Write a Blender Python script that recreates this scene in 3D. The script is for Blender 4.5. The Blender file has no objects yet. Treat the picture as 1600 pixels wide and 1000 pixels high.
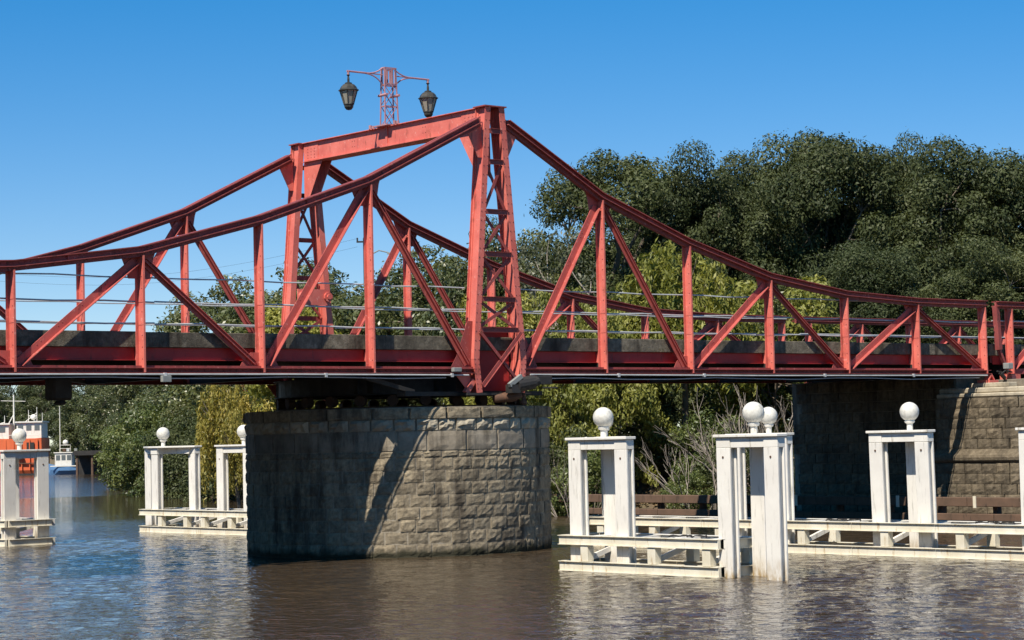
import bpy, bmesh, math, random
import numpy as np
from mathutils import Vector, Matrix

# ------------------------------------------------------------------ camera, sky, sun, exposure
S = bpy.context.scene
COL = S.collection
EYE = Vector((-33.640, -40.939, 2.76))
F_PX, YAW, PITCH, ROLL = 3465.8, 0.6965, 0.0526, -0.0227
cam_d = bpy.data.cameras.new('camera'); cam = bpy.data.objects.new('camera', cam_d); COL.objects.link(cam)
fwd = Vector((math.sin(YAW)*math.cos(PITCH), math.cos(YAW)*math.cos(PITCH), math.sin(PITCH)))
rgt = Vector((math.cos(YAW), -math.sin(YAW), 0)); upv = rgt.cross(fwd)
r2 = math.cos(ROLL)*rgt + math.sin(ROLL)*upv; u2 = -math.sin(ROLL)*rgt + math.cos(ROLL)*upv
m = Matrix((r2, u2, -fwd)).transposed().to_4x4(); m.translation = EYE
cam.matrix_world = m
cam_d.sensor_width = 36; cam_d.lens = 36*F_PX/1600; cam_d.clip_start = 0.5; cam_d.clip_end = 6000
S.camera = cam
SUN = Vector((-0.70, -0.29, 1.0)).normalized()          # towards the sun
el = math.asin(SUN.z)
W = bpy.data.worlds.new('World'); S.world = W; W.use_nodes = True
nt = W.node_tree; bg = nt.nodes['Background']
sky = nt.nodes.new('ShaderNodeTexSky'); sky.sky_type = 'NISHITA'; sky.sun_disc = False
sky.sun_elevation = el; sky.sun_rotation = math.atan2(SUN.x, SUN.y)
sky.altitude = 0; sky.air_density = 0.75; sky.dust_density = 0.0; sky.ozone_density = 3.5
hs = nt.nodes.new('ShaderNodeHueSaturation'); hs.inputs['Saturation'].default_value = 1.38; gm = nt.nodes.new('ShaderNodeGamma'); gm.inputs['Gamma'].default_value = 0.72
nt.links.new(sky.outputs[0], hs.inputs['Color']); nt.links.new(hs.outputs[0], gm.inputs[0]); h2 = nt.nodes.new('ShaderNodeHueSaturation'); h2.inputs['Saturation'].default_value = 1.12; h2.inputs['Hue'].default_value = 0.510
nt.links.new(gm.outputs[0], h2.inputs['Color']); nt.links.new(h2.outputs[0], bg.inputs[0]); bg.inputs[1].default_value = 0.148
sl = bpy.data.lights.new('sun', 'SUN'); sl.energy = 5.0; sl.angle = math.radians(0.53); sl.color = (1.0, 0.92, 0.80)
so = bpy.data.objects.new('sun', sl); COL.objects.link(so)
so.rotation_euler = SUN.to_track_quat('Z', 'Y').to_euler(); so.location = (-60, -20, 60)
S.view_settings.view_transform = 'Standard'; S.view_settings.look = 'None'
S.view_settings.exposure = 0.48; S.view_settings.gamma = 1.0; S.view_settings.use_curve_mapping = False
S.cycles.max_bounces = 6; S.cycles.diffuse_bounces = 3; S.cycles.glossy_bounces = 3
S.cycles.transmission_bounces = 4; S.cycles.transparent_max_bounces = 6
S.cycles.caustics_reflective = False; S.cycles.caustics_refractive = False
rnd = random.Random(7); NR = np.random.default_rng(11)

# ------------------------------------------------------------------ helpers
class MB:
    """collects boxes, beams, tubes; build() links them as one mesh object"""
    def __init__(s): s.v = []; s.f = []
    def add(s, vs, fs):
        o = len(s.v); s.v += [tuple(v) for v in vs]; s.f += [tuple(o+i for i in f) for f in fs]; return s
    def box(s, x0, x1, y0, y1, z0, z1):
        return s.add([(x0,y0,z0),(x1,y0,z0),(x1,y1,z0),(x0,y1,z0),(x0,y0,z1),(x1,y0,z1),(x1,y1,z1),(x0,y1,z1)],
                     [(0,3,2,1),(4,5,6,7),(0,1,5,4),(1,2,6,5),(2,3,7,6),(3,0,4,7)])
    def rects(s, p0, p1, rl, a=(0,1,0), up=(0,0,1)):
        """boxes along p0-p1; each rect (a0,a1,b0,b1) in the cross-section axes a and b"""
        p0 = Vector(p0); p1 = Vector(p1); t = (p1-p0).normalized(); a = Vector(a)
        a = (a - a.dot(t)*t).normalized(); b = t.cross(a)
        if b.dot(Vector(up)) < -1e-6 or (abs(b.dot(Vector(up))) < 1e-6 and b.x < 0): b = -b
        for a0, a1, b0, b1 in rl:
            q = [(a0,b0),(a1,b0),(a1,b1),(a0,b1)]
            s.add([p0+a*i+b*j for i, j in q]+[p1+a*i+b*j for i, j in q],
                  [(0,1,2,3),(7,6,5,4),(0,4,5,1),(1,5,6,2),(2,6,7,3),(3,7,4,0)])
        return s
    def tube(s, pts, rad, n=8, cap=True):
        pts = [Vector(p) for p in pts]
        if not hasattr(rad, '__len__'): rad = [rad]*len(pts)
        o = len(s.v); ref = None
        for i, p in enumerate(pts):
            t = (pts[min(i+1, len(pts)-1)]-pts[max(i-1, 0)]).normalized()
            if ref is None: ref = Vector((0,0,1)) if abs(t.z) < .9 else Vector((1,0,0))
            a = (ref-ref.dot(t)*t).normalized(); b = t.cross(a); ref = a
            for k in range(n):
                w = 2*math.pi*k/n; s.v.append(tuple(p+(a*math.cos(w)+b*math.sin(w))*rad[i]))
        for i in range(len(pts)-1):
            for k in range(n):
                k2 = (k+1) % n; s.f.append((o+i*n+k, o+i*n+k2, o+(i+1)*n+k2, o+(i+1)*n+k))
        if cap:
            s.f.append(tuple(o+k for k in reversed(range(n)))); e = o+(len(pts)-1)*n; s.f.append(tuple(e+k for k in range(n)))
        return s
    def lathe(s, prof, c=(0,0,0), n=16, smooth=False):
        c = Vector(c); o = len(s.v)
        for r, z in prof:
            for k in range(n):
                w = 2*math.pi*k/n; s.v.append((c.x+r*math.cos(w), c.y+r*math.sin(w), c.z+z))
        for i in range(len(prof)-1):
            for k in range(n):
                k2 = (k+1) % n; s.f.append((o+i*n+k, o+i*n+k2, o+(i+1)*n+k2, o+(i+1)*n+k))
        s.f.append(tuple(o+k for k in reversed(range(n)))); e = o+(len(prof)-1)*n; s.f.append(tuple(e+k for k in range(n)))
        return s
    def prism(s, poly, z0, z1):
        n = len(poly)
        return s.add([(x,y,z0) for x,y in poly]+[(x,y,z1) for x,y in poly],
                     [tuple(reversed(range(n))), tuple(range(n,2*n))]+[(i,(i+1)%n,n+(i+1)%n,n+i) for i in range(n)])
    def plate_xz(s, poly, y0, y1):
        n = len(poly)
        return s.add([(x,y0,z) for x,z in poly]+[(x,y1,z) for x,z in poly],
                     [tuple(range(n)), tuple(reversed(range(n,2*n)))]+[(i,n+i,n+(i+1)%n,(i+1)%n) for i in range(n)])
    def plate_yz(s, poly, x0, x1):
        n = len(poly)
        return s.add([(x0,y,z) for y,z in poly]+[(x1,y,z) for y,z in poly],
                     [tuple(range(n)), tuple(reversed(range(n,2*n)))]+[(i,n+i,n+(i+1)%n,(i+1)%n) for i in range(n)])
    def mesh(s, name, mat, smooth=False, fix=True):
        me = bpy.data.meshes.new(name); me.from_pydata(s.v, [], s.f)
        if fix:
            bm = bmesh.new(); bm.from_mesh(me); bmesh.ops.recalc_face_normals(bm, faces=bm.faces); bm.to_mesh(me); bm.free()
        if mat: me.materials.append(mat)
        if smooth:
            for p in me.polygons: p.use_smooth = True
        return me
    def build(s, name, mat, parent=None, smooth=False, bevel=0, stuff=False):
        o = bpy.data.objects.new(name, s.mesh(name, mat, smooth)); COL.objects.link(o)
        if parent: o.parent = parent
        if bevel:
            b = o.modifiers.new('bevel', 'BEVEL'); b.width = bevel; b.segments = 1; b.limit_method = 'ANGLE'
        if stuff: o['kind'] = 'stuff'
        return o
def link(name, me, parent=None, loc=(0,0,0), rz=0, sc=(1,1,1)):
    o = bpy.data.objects.new(name, me); COL.objects.link(o); o.parent = parent
    o.location = loc; o.rotation_euler = (0,0,rz); o.scale = sc; return o
def tag(o, label, cat, group=None):
    o['label'] = label; o['category'] = cat
    if group: o['group'] = group
    return o
def empty(name, label, cat, loc=(0,0,0), rz=0, group=None):
    o = bpy.data.objects.new(name, None); COL.objects.link(o); o.location = loc; o.rotation_euler = (0,0,rz)
    o.empty_display_size = .2
    return tag(o, label, cat, group)
def structure(o): o['kind'] = 'structure'; return o

# ------------------------------------------------------------------ materials
def newmat(name):
    mt = bpy.data.materials.new(name); mt.use_nodes = True
    return mt, mt.node_tree, mt.node_tree.nodes['Principled BSDF']
def noise(t, scale, detail=4, rough=.55, coord='Object', stretch=None, dist=0):
    tc = t.nodes.new('ShaderNodeTexCoord') if coord != 'Pos' else t.nodes.new('ShaderNodeNewGeometry')
    out = tc.outputs['Position'] if coord == 'Pos' else tc.outputs[coord]
    if stretch:
        mp = t.nodes.new('ShaderNodeMapping'); mp.inputs['Scale'].default_value = stretch
        t.links.new(out, mp.inputs[0]); out = mp.outputs[0]
    n = t.nodes.new('ShaderNodeTexNoise'); n.inputs['Scale'].default_value = scale
    n.inputs['Detail'].default_value = detail; n.inputs['Roughness'].default_value = rough; n.inputs['Distortion'].default_value = dist
    t.links.new(out, n.inputs['Vector']); return n.outputs[0]
def ramp(t, fac, stops):
    r = t.nodes.new('ShaderNodeValToRGB'); t.links.new(fac, r.inputs[0])
    while len(r.color_ramp.elements) < len(stops): r.color_ramp.elements.new(.5)
    for e, (p, c) in zip(r.color_ramp.elements, stops): e.position = p; e.color = (*c, 1) if len(c) == 3 else c
    return r.outputs[0]
def mix(t, fac, a, b, mode='MIX'):
    n = t.nodes.new('ShaderNodeMix'); n.data_type = 'RGBA'; n.blend_type = mode
    for sock, v in ((n.inputs[0], fac), (n.inputs[6], a), (n.inputs[7], b)):
        if hasattr(v, 'is_linked') or hasattr(v, 'links'): t.links.new(v, sock)
        elif isinstance(v, (int, float)): sock.default_value = v
        else: sock.default_value = (*v, 1)
    return n.outputs[2]
def bump(t, h, strength, dist, prev=None):
    b = t.nodes.new('ShaderNodeBump'); b.inputs['Strength'].default_value = strength; b.inputs['Distance'].default_value = dist
    t.links.new(h, b.inputs['Height'])
    if prev: t.links.new(prev, b.inputs['Normal'])
    return b.outputs[0]
def paint(name, c, c2, c3, scale=2.0, rough=.5, streak=True, wear=.62, bumpy=.15, spec=.35, chips=None):
    mt, t, p = newmat(name)
    n1 = noise(t, scale, 5, .6, 'Pos'); col = ramp(t, n1, [(.35, c), (.68, c2)])
    if streak:
        n2 = noise(t, 5.0, 6, .65, 'Pos', (1.6, 1.6, .35)); f = ramp(t, n2, [(wear, (0,0,0)), (wear+.12, (1,1,1))])
        col = mix(t, f, col, c3)
    if chips:
        ch = ramp(t, noise(t, 11, 5, .72, 'Pos'), [(.60, (0,0,0)), (.66, (1,1,1))]); col = mix(t, ch, col, chips[0])
        ru = ramp(t, noise(t, 2.4, 7, .75, 'Pos', (1,1,.6)), [(.60, (0,0,0)), (.70, (1,1,1))]); col = mix(t, ru, col, chips[1])
    t.links.new(col, p.inputs['Base Color'])
    rr = noise(t, 9, 3, .5, 'Pos'); t.links.new(ramp(t, rr, [(.3, (rough-.08,)*3), (.7, (rough+.14,)*3)]), p.inputs['Roughness'])
    p.inputs['Specular IOR Level'].default_value = spec
    t.links.new(bump(t, noise(t, 30, 4, .6, 'Pos'), bumpy, .01), p.inputs['Normal'])
    return mt
M = {}
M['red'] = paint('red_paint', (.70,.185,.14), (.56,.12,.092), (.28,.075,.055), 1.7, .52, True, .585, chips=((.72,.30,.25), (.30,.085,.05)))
M['red3'] = paint('half_shaded_red_paint', (.46,.10,.082), (.36,.075,.062), (.20,.055,.045), 1.9, .55, True, .57, chips=((.55,.2,.17), (.22,.065,.04)))  # middle red for diagonals and gussets; their weaker sunlight is painted in
M['deepred'] = paint('shaded_red_paint', (.42,.035,.032), (.33,.028,.028), (.16,.03,.028), 1.3, .5, True, .6)  # deeper copy of the red: shade on edge beams put into the colour
M['red2'] = paint('grimy_shaded_red_paint', (.31,.068,.06), (.23,.05,.045), (.13,.042,.035), 2.0, .58, True, .56, chips=((.42,.16,.14), (.16,.05,.03)))  # dark red: grime plus the dim light on upstream faces, put into the colour
M['pinkgrey'] = paint('faded_pink_paint', (.45,.24,.25), (.36,.17,.18), (.22,.12,.11), 3, .6, True, .6)
M['white'] = paint('white_paint', (.76,.73,.66), (.66,.63,.56), (.42,.38,.31), 1.6, .6, True, .58)
M['cream'] = paint('stained_white_paint', (.72,.68,.56), (.62,.56,.42), (.42,.31,.17), 2.2, .65, True, .57)
M['globe'] = paint('globe_white', (.70,.68,.61), (.52,.50,.44), (.34,.33,.28), 14, .6, True, .58)
M['galv'] = paint('galvanised_steel', (.52,.53,.53), (.40,.41,.41), (.24,.2,.17), 4, .38, True, .68)
M['black'] = paint('black_steel', (.022,.021,.02), (.04,.036,.032), (.07,.045,.03), 3, .6, True, .62)
M['rust'] = paint('rusty_steel', (.12,.06,.035), (.08,.045,.03), (.2,.09,.04), 6, .8, True, .6)
M['timber'] = paint('weathered_timber', (.145,.088,.058), (.10,.064,.043), (.05,.036,.026), 2.5, .8, True, .58, .5)
M['darklamp'] = paint('lantern_iron', (.035,.035,.03), (.06,.055,.045), (.12,.10,.07), 9, .45, True, .62)
M['greybox'] = paint('grey_enclosure', (.27,.28,.26), (.22,.23,.22), (.2,.2,.19), 6, .5)
M['orange'] = paint('orange_hull_paint', (.72,.16,.06), (.62,.13,.05), (.40,.10,.05), .8, .5, True, .66)
M['bluehull'] = paint('blue_hull_paint', (.10,.22,.42), (.13,.27,.48), (.2,.25,.32), .8, .5)
M['asphalt'] = paint('asphalt', (.05,.05,.05), (.06,.06,.058), (.04,.04,.04), 8, .9)
# post legs in water: white, stained ochre near the waterline
def legmat():
    mt, t, p = newmat('white_post_paint')
    base = ramp(t, noise(t, 1.5, 5, .6, 'Pos'), [(.35, (.77,.74,.67)), (.7, (.68,.65,.59))])
    streak = ramp(t, noise(t, 9, 6, .65, 'Pos', (1.5,1.5,.18)), [(.56, (0,0,0)), (.72, (1,1,1))])
    base = mix(t, streak, base, (.40,.38,.33))
    g = t.nodes.new('ShaderNodeNewGeometry'); sp = t.nodes.new('ShaderNodeSeparateXYZ'); t.links.new(g.outputs['Position'], sp.inputs[0])
    mr = t.nodes.new('ShaderNodeMapRange'); mr.inputs[1].default_value = .42; mr.inputs[2].default_value = .02; t.links.new(sp.outputs[2], mr.inputs[0])
    st = t.nodes.new('ShaderNodeMath'); st.operation = 'MULTIPLY'; t.links.new(mr.outputs[0], st.inputs[0])
    t.links.new(ramp(t, noise(t, 6, 5, .7, 'Pos', (1,1,.4)), [(.38, (.1,.1,.1)), (.6, (1,1,1))]), st.inputs[1])
    base = mix(t, st.outputs[0], base, (.36,.25,.11))
    t.links.new(base, p.inputs['Base Color']); p.inputs['Roughness'].default_value = .62; p.inputs['Specular IOR Level'].default_value = .3
    t.links.new(bump(t, noise(t, 26, 4, .6, 'Pos', (1,1,.25)), .25, .01), p.inputs['Normal'])
    return mt
M['leg'] = legmat()
def stonemat(name, cols, dark, moss, scale, bs):
    mt, t, p = newmat(name)
    oi = t.nodes.new('ShaderNodeObjectInfo')
    c = ramp(t, noise(t, scale, 7, .68, 'Pos'), [(.28, cols[0]), (.5, cols[1]), (.72, cols[2])])
    var = ramp(t, oi.outputs['Random'], [(0, (.72,.72,.72)), (1, (1.12,1.1,1.06))])
    c = mix(t, 1.0, c, var, 'MULTIPLY')
    st = ramp(t, noise(t, 1.5, 6, .65, 'Pos', (1.5,1.5,.3)), [(.50, (0,0,0)), (.68, (1,1,1))])
    c = mix(t, st, c, dark)
    ms = ramp(t, noise(t, 4, 6, .7, 'Pos'), [(.60, (0,0,0)), (.72, (1,1,1))])
    c = mix(t, ms, c, moss)
    g = t.nodes.new('ShaderNodeNewGeometry'); sp = t.nodes.new('ShaderNodeSeparateXYZ'); t.links.new(g.outputs['Position'], sp.inputs[0])
    ad = t.nodes.new('ShaderNodeMath'); ad.operation = 'MULTIPLY_ADD'; t.links.new(noise(t, 3, 4, .6, 'Pos'), ad.inputs[0]); ad.inputs[1].default_value = -.35; t.links.new(sp.outputs[2], ad.inputs[2])
    mr = t.nodes.new('ShaderNodeMapRange'); mr.inputs[1].default_value = .06; mr.inputs[2].default_value = -.08; t.links.new(ad.outputs[0], mr.inputs[0])
    c = mix(t, mr.outputs[0], c, (.045,.042,.026))
    t.links.new(c, p.inputs['Base Color']); p.inputs['Roughness'].default_value = .9; p.inputs['Specular IOR Level'].default_value = .2
    b1 = bump(t, noise(t, 11, 7, .75, 'Pos'), bs, .035); b2 = bump(t, noise(t, 42, 5, .7, 'Pos'), bs, .016, b1)
    t.links.new(b2, p.inputs['Normal']); return mt
M['stone'] = stonemat('granite_block', [(.16,.13,.09), (.28,.235,.165), (.41,.345,.245)], (.075,.062,.046), (.22,.19,.125), 9, .75)
M['brown'] = stonemat('brown_sandstone', [(.10,.08,.055), (.17,.138,.095), (.25,.205,.145)], (.06,.048,.034), (.16,.135,.085), 7, .8)
M['mortar'] = stonemat('lime_mortar', [(.20,.175,.14), (.29,.255,.20), (.37,.33,.265)], (.10,.085,.07), (.23,.205,.15), 9, .5)
M['smooth'] = stonemat('rendered_band', [(.17,.15,.115), (.26,.225,.175), (.36,.315,.25)], (.07,.058,.043), (.17,.145,.10), 2.2, .3)
M['kerb'] = stonemat('mouldy_concrete', [(.075,.066,.052), (.15,.132,.10), (.27,.24,.185)], (.04,.034,.026), (.13,.115,.065), 5, .6)
M['pale'] = stonemat('pale_capstone', [(.32,.28,.21), (.42,.37,.28), (.5,.45,.35)], (.22,.19,.14), (.3,.27,.19), 5, .5)
def glassmat(name, c, tr=.6, rough=.15):
    mt, t, p = newmat(name); p.inputs['Base Color'].default_value = (*c, 1); p.inputs['Transmission Weight'].default_value = tr
    p.inputs['Roughness'].default_value = rough; p.inputs['IOR'].default_value = 1.45; return mt
M['lampglass'] = glassmat('frosted_lantern_glass', (.62,.58,.47), .55, .45)
M['window'] = glassmat('dark_window_glass', (.12,.14,.15), 0, .1)
def leafmat(name, cols, tr=.3, rough=.42, spec=.5):
    mt, t, p = newmat(name)
    at = t.nodes.new('ShaderNodeAttribute'); at.attribute_name = 'tint'
    oi = t.nodes.new('ShaderNodeObjectInfo')
    c = ramp(t, at.outputs['Fac'], [(0, cols[0]), (.5, cols[1]), (1, cols[2])])
    c = mix(t, 1.0, c, ramp(t, oi.outputs['Random'], [(0, (.8,.84,.8)), (1, (1.15,1.12,1.0))]), 'MULTIPLY')
    t.links.new(c, p.inputs['Base Color']); p.inputs['Roughness'].default_value = rough; p.inputs['Specular IOR Level'].default_value = spec
    td = t.nodes.new('ShaderNodeBsdfTranslucent'); t.links.new(mix(t, 1.0, c, (1.25,1.2,.6), 'MULTIPLY'), td.inputs[0])
    ms = t.nodes.new('ShaderNodeMixShader'); ms.inputs[0].default_value = tr
    t.links.new(p.outputs[0], ms.inputs[1]); t.links.new(td.outputs[0], ms.inputs[2])
    t.links.new(ms.outputs[0], t.nodes['Material Output'].inputs[0]); return mt
M['leaf_dark'] = leafmat('dark_evergreen_leaf', [(.038,.05,.02), (.074,.09,.036), (.13,.145,.066)], .25, .55, .25)
M['leaf_mid'] = leafmat('mid_green_leaf', [(.06,.075,.03), (.10,.12,.045), (.17,.17,.075)], .25, .4, .5)
M['leaf_bush'] = leafmat('bush_leaf', [(.06,.085,.026), (.115,.145,.042), (.19,.205,.07)], .25, .45, .45)
M['leaf_willow'] = leafmat('yellow_green_willow_leaf', [(.15,.165,.035), (.25,.255,.055), (.36,.34,.09)], .35, .5, .4)
M['leaf_yellow'] = leafmat('golden_leaf', [(.20,.19,.045), (.34,.29,.065), (.48,.38,.11)], .35, .5, .4)
M['leaf_rust'] = leafmat('russet_leaf', [(.16,.055,.022), (.24,.085,.03), (.30,.13,.05)], .25, .6, .3)
M['leaf_grey'] = leafmat('grey_green_leaf', [(.07,.08,.05), (.11,.115,.07), (.16,.15,.10)], .25, .5, .4)
M['reed'] = leafmat('reed_blade', [(.12,.13,.04), (.2,.19,.07), (.3,.26,.12)], .25, .6, .3)
M['litter'] = leafmat('dry_leaf', [(.10,.06,.03), (.19,.125,.07), (.34,.25,.16)], .1, .7, .3)
M['bark'] = paint('bark', (.12,.095,.07), (.20,.165,.125), (.06,.05,.04), 5, .9, True, .55, .6)
M['palebark'] = paint('pale_bare_branch', (.38,.33,.28), (.27,.23,.19), (.14,.11,.09), 5, .85, True, .6, .5)
def groundmat():
    mt, t, p = newmat('bank_soil')
    c = ramp(t, noise(t, .35, 8, .7, 'Pos'), [(.33, (.075,.055,.035)), (.5, (.12,.09,.055)), (.62, (.07,.085,.03)), (.8, (.15,.12,.07))])
    c = mix(t, ramp(t, noise(t, 6, 6, .75, 'Pos'), [(.45, (0,0,0)), (.65, (1,1,1))]), c, (.19,.13,.075))
    t.links.new(c, p.inputs['Base Color']); p.inputs['Roughness'].default_value = .95
    t.links.new(bump(t, noise(t, 5, 8, .75, 'Pos'), .8, .15), p.inputs['Normal']); return mt
M['ground'] = groundmat()
def watermat():
    mt, t, p = newmat('river_water')
    p.inputs['Base Color'].default_value = (.060,.042,.025, 1); p.inputs['Roughness'].default_value = .05
    p.inputs['IOR'].default_value = 1.333; p.inputs['Specular IOR Level'].default_value = .5
    g = t.nodes.new('ShaderNodeNewGeometry')
    # a calm sheet of water lies downstream of the bridge; elsewhere a breeze ruffles it
    sp = t.nodes.new('ShaderNodeSeparateXYZ'); t.links.new(g.outputs['Position'], sp.inputs[0])
    wob = noise(t, .05, 3, .5, 'Pos'); add = t.nodes.new('ShaderNodeMath'); add.operation = 'MULTIPLY_ADD'
    t.links.new(wob, add.inputs[0]); add.inputs[1].default_value = 14; t.links.new(sp.outputs[1], add.inputs[2])
    calm = ramp(t, add.outputs[0], [(0, (1,1,1)), (1, (1,1,1))])
    r = calm.node.color_ramp
    mr = t.nodes.new('ShaderNodeMapRange'); mr.inputs[1].default_value = 0; mr.inputs[2].default_value = 200; t.links.new(add.outputs[0], mr.inputs[0])
    t.links.new(mr.outputs[0], calm.node.inputs[0])
    for pos, v in ((.135, 1.0), (.20, .16), (.385, .16), (.40, .8)):
        e = r.elements.new(pos); e.color = (v,v,v,1)
    r.elements[0].color = (1,1,1,1); r.elements[-1].color = (.8,.8,.8,1)
    patch = ramp(t, noise(t, .09, 3, .5, 'Pos', (1,.45,1)), [(.3, (.7,.7,.7)), (.7, (1.15,1.15,1.15))])
    amp = mix(t, 1.0, calm, patch, 'MULTIPLY')
    h1 = noise(t, 2.2, 3, .55, 'Pos', (1.0,.8,1), .3); h2 = noise(t, 6.5, 3, .55, 'Pos', (1.0,.75,1), .5)
    s = t.nodes.new('ShaderNodeMath'); s.operation = 'MULTIPLY_ADD'; t.links.new(h2, s.inputs[0]); s.inputs[1].default_value = .36; t.links.new(h1, s.inputs[2])
    h = t.nodes.new('ShaderNodeMath'); h.operation = 'MULTIPLY'; t.links.new(s.outputs[0], h.inputs[0]); t.links.new(amp, h.inputs[1])
    b = t.nodes.new('ShaderNodeBump'); b.inputs['Strength'].default_value = 1.0; b.inputs['Distance'].default_value = .085
    t.links.new(h.outputs[0], b.inputs['Height']); t.links.new(b.outputs[0], p.inputs['Normal'])
    return mt
M['water'] = watermat()

# ------------------------------------------------------------------ setting: river and ground
def grid_mesh(name, xs, ys, zf, mat):
    gx, gy = np.meshgrid(xs, ys); zz = zf(gx, gy); nx, ny = len(xs), len(ys)
    me = bpy.data.meshes.new(name); n = nx*ny; me.vertices.add(n)
    me.vertices.foreach_set('co', np.stack([gx,gy,zz], -1).astype(np.float32).ravel())
    i, j = np.meshgrid(np.arange(nx-1), np.arange(ny-1)); o = (j*nx+i).ravel(); q = np.stack([o,o+1,o+nx+1,o+nx], 1).astype(np.int32)
    k = len(q); me.loops.add(4*k); me.loops.foreach_set('vertex_index', q.ravel()); me.polygons.add(k)
    me.polygons.foreach_set('loop_start', np.arange(0,4*k,4,dtype=np.int32)); me.polygons.foreach_set('use_smooth', np.ones(k,bool))
    me.update(calc_edges=True); me.materials.append(mat); return me
def ripples(x, y):
    """wind ripples: many short waves, calmer in the lee downstream of the bridge"""
    r = np.random.default_rng(5); z = np.zeros_like(x)
    for k in range(64):
        lam = .30*(3.6**r.random()); th = math.radians(48)+r.normal()*.55; kx, ky = math.cos(th)*2*math.pi/lam, math.sin(th)*2*math.pi/lam
        ph = kx*x+ky*y+r.uniform(0,6.28)+.8*np.sin(.21*x*r.uniform(.5,1.5)+.17*y*r.uniform(.5,1.5)+k)
        z += .0022*lam**1.05*np.sin(ph)
    patch = .72+.28*np.sin(x*.19+1.3*np.sin(y*.11))*np.sin(y*.15+.9*np.sin(x*.13)+1)
    calm = np.clip((26-y-3*np.sin(x*.2))/10, .12, 1)
    edge = np.clip(np.minimum(np.minimum(x+34, 26-x), np.minimum(y+34, 62-y))/4, 0, 1)
    return z*patch*calm*edge
wx = np.concatenate([[-2500,-1200,-500,-200,-90,-60,-45], np.arange(-34,26.01,.15), [40,60,100,200,500,1200,3000]])
wy = np.concatenate([[-1500,-600,-250,-120,-70,-45], np.arange(-34,62.01,.15), [75,100,150,220,350,700,1500,3500]])
structure(link('river_water', grid_mesh('river_water', wx, wy, ripples, M['water'])))
SHORE = [(27,-400),(25,-60),(24,-20),(23.5,0),(23,10),(20.5,17),(19.5,24),(20.5,34),(23,46),(28,58),(32.5,67),(38,77),(50,96),(66,120),(80,148),(90,172),(95,188),(92,214),(70,236),(20,262),(-60,290),(-400,380),(-400,3400),(2900,3400),(2900,-400)]
LEFT = [(-26,-44),(-29,-37),(-36,-33),(-60,-28),(-95,-10),(-130,60),(-240,160),(-2400,200),(-2400,-1400),(-20,-1400),(-20,-70)]
def inside(px, py, poly):
    c = np.zeros(px.shape, bool); n = len(poly)
    for i in range(n):
        x0,y0 = poly[i]; x1,y1 = poly[(i+1)%n]
        if y0 == y1: continue
        c ^= ((y0 > py) != (y1 > py)) & (px < (x1-x0)*(py-y0)/(y1-y0)+x0)
    return c
def dist(px, py, poly):
    d = np.full(px.shape, 1e9); n = len(poly)
    for i in range(n):
        a = np.array(poly[i], float); b = np.array(poly[(i+1)%n], float); ab = b-a
        t = np.clip(((px-a[0])*ab[0]+(py-a[1])*ab[1])/(ab@ab), 0, 1)
        d = np.minimum(d, np.hypot(px-a[0]-t*ab[0], py-a[1]-t*ab[1]))
    return d
def height(px, py):
    px = np.asarray(px, float); py = np.asarray(py, float)
    sd = np.full(px.shape, -1e9)
    for poly in (SHORE, LEFT):
        d = dist(px, py, poly); sd = np.maximum(sd, np.where(inside(px, py, poly), d, -d))
    z = np.where(sd > 0, 2.5*(1-np.exp(-sd/4.2)), np.maximum(sd*.35, -2.0))
    w = .22*np.sin(px*.9+1.3*np.sin(py*.7))*np.sin(py*.8+.6)+.12*np.sin(px*2.3+py*1.7)
    z = z+np.where(sd > 0, w*np.clip(sd/2, 0, 1), 0)
    lo = (np.hypot(px-EYE.x, py-EYE.y) < 14) & (sd > 0)     # low quay where the photographer stands
    return np.where(lo, np.minimum(z, .9), z)
def gz(x, y): return float(height(np.array([x]), np.array([y]))[0])
xs = np.concatenate([[-2400,-1200,-600,-300], np.arange(-160,-40,12), np.arange(-40,14,4), np.arange(14,50,.75), np.arange(50,130,3), np.arange(130,400,30), [600,1000,1800,2900]])
ys = np.concatenate([[-1400,-700,-400,-200,-120], np.arange(-80,0,4), np.arange(0,70,.75), np.arange(70,130,2), np.arange(130,300,5), np.arange(300,500,40), [700,1200,2000,3400]])
gx, gy = np.meshgrid(xs, ys); zz = height(gx, gy); nx, ny = len(xs), len(ys)
mb = MB(); mb.v = list(zip(gx.ravel().tolist(), gy.ravel().tolist(), zz.ravel().tolist()))
mb.f = [(j*nx+i, j*nx+i+1, (j+1)*nx+i+1, (j+1)*nx+i) for j in range(ny-1) for i in range(nx-1)]
structure(mb.build('ground', M['ground'], smooth=True))

# ------------------------------------------------------------------ swing bridge
P = 3.0; A0 = .6156; ZB = 4.28; WID = 7.99; TC = .10
TOPZ = {1: 8.81, 2: 7.77, 3: 6.97, 4: 6.57, 5: 6.44, 6: 6.43}
def PX(i): return math.copysign(A0+abs(i)*P, i) - (.07 if i > 0 else 0)
bridge = empty('swing_bridge', 'red riveted steel truss swing bridge spanning the river on a round stone pier', 'bridge')
I_POST = [(.085,.10,-.085,.085), (-.125,.085,-.013,.013), (-.135,-.125,-.022,.022)]   # T section, web towards upstream
def rivet_row(mb, p0, p1, step, r=.021, d=(0,-1,0)):
    p0 = Vector(p0); p1 = Vector(p1); n = max(1, int((p1-p0).length/step)); d = Vector(d)
    t = (p1-p0).normalized(); b = t.cross(d).normalized()
    for k in range(n+1):
        c = p0.lerp(p1, k/max(n,1)); o = len(mb.v)
        for w in range(6):
            a = w*math.pi/3; mb.v.append(tuple(c+(t*math.cos(a)+b*math.sin(a))*r))
        mb.v.append(tuple(c+d*r*.75))
        for w in range(6): mb.f.append((o+w, o+(w+1)%6, o+6))
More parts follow.
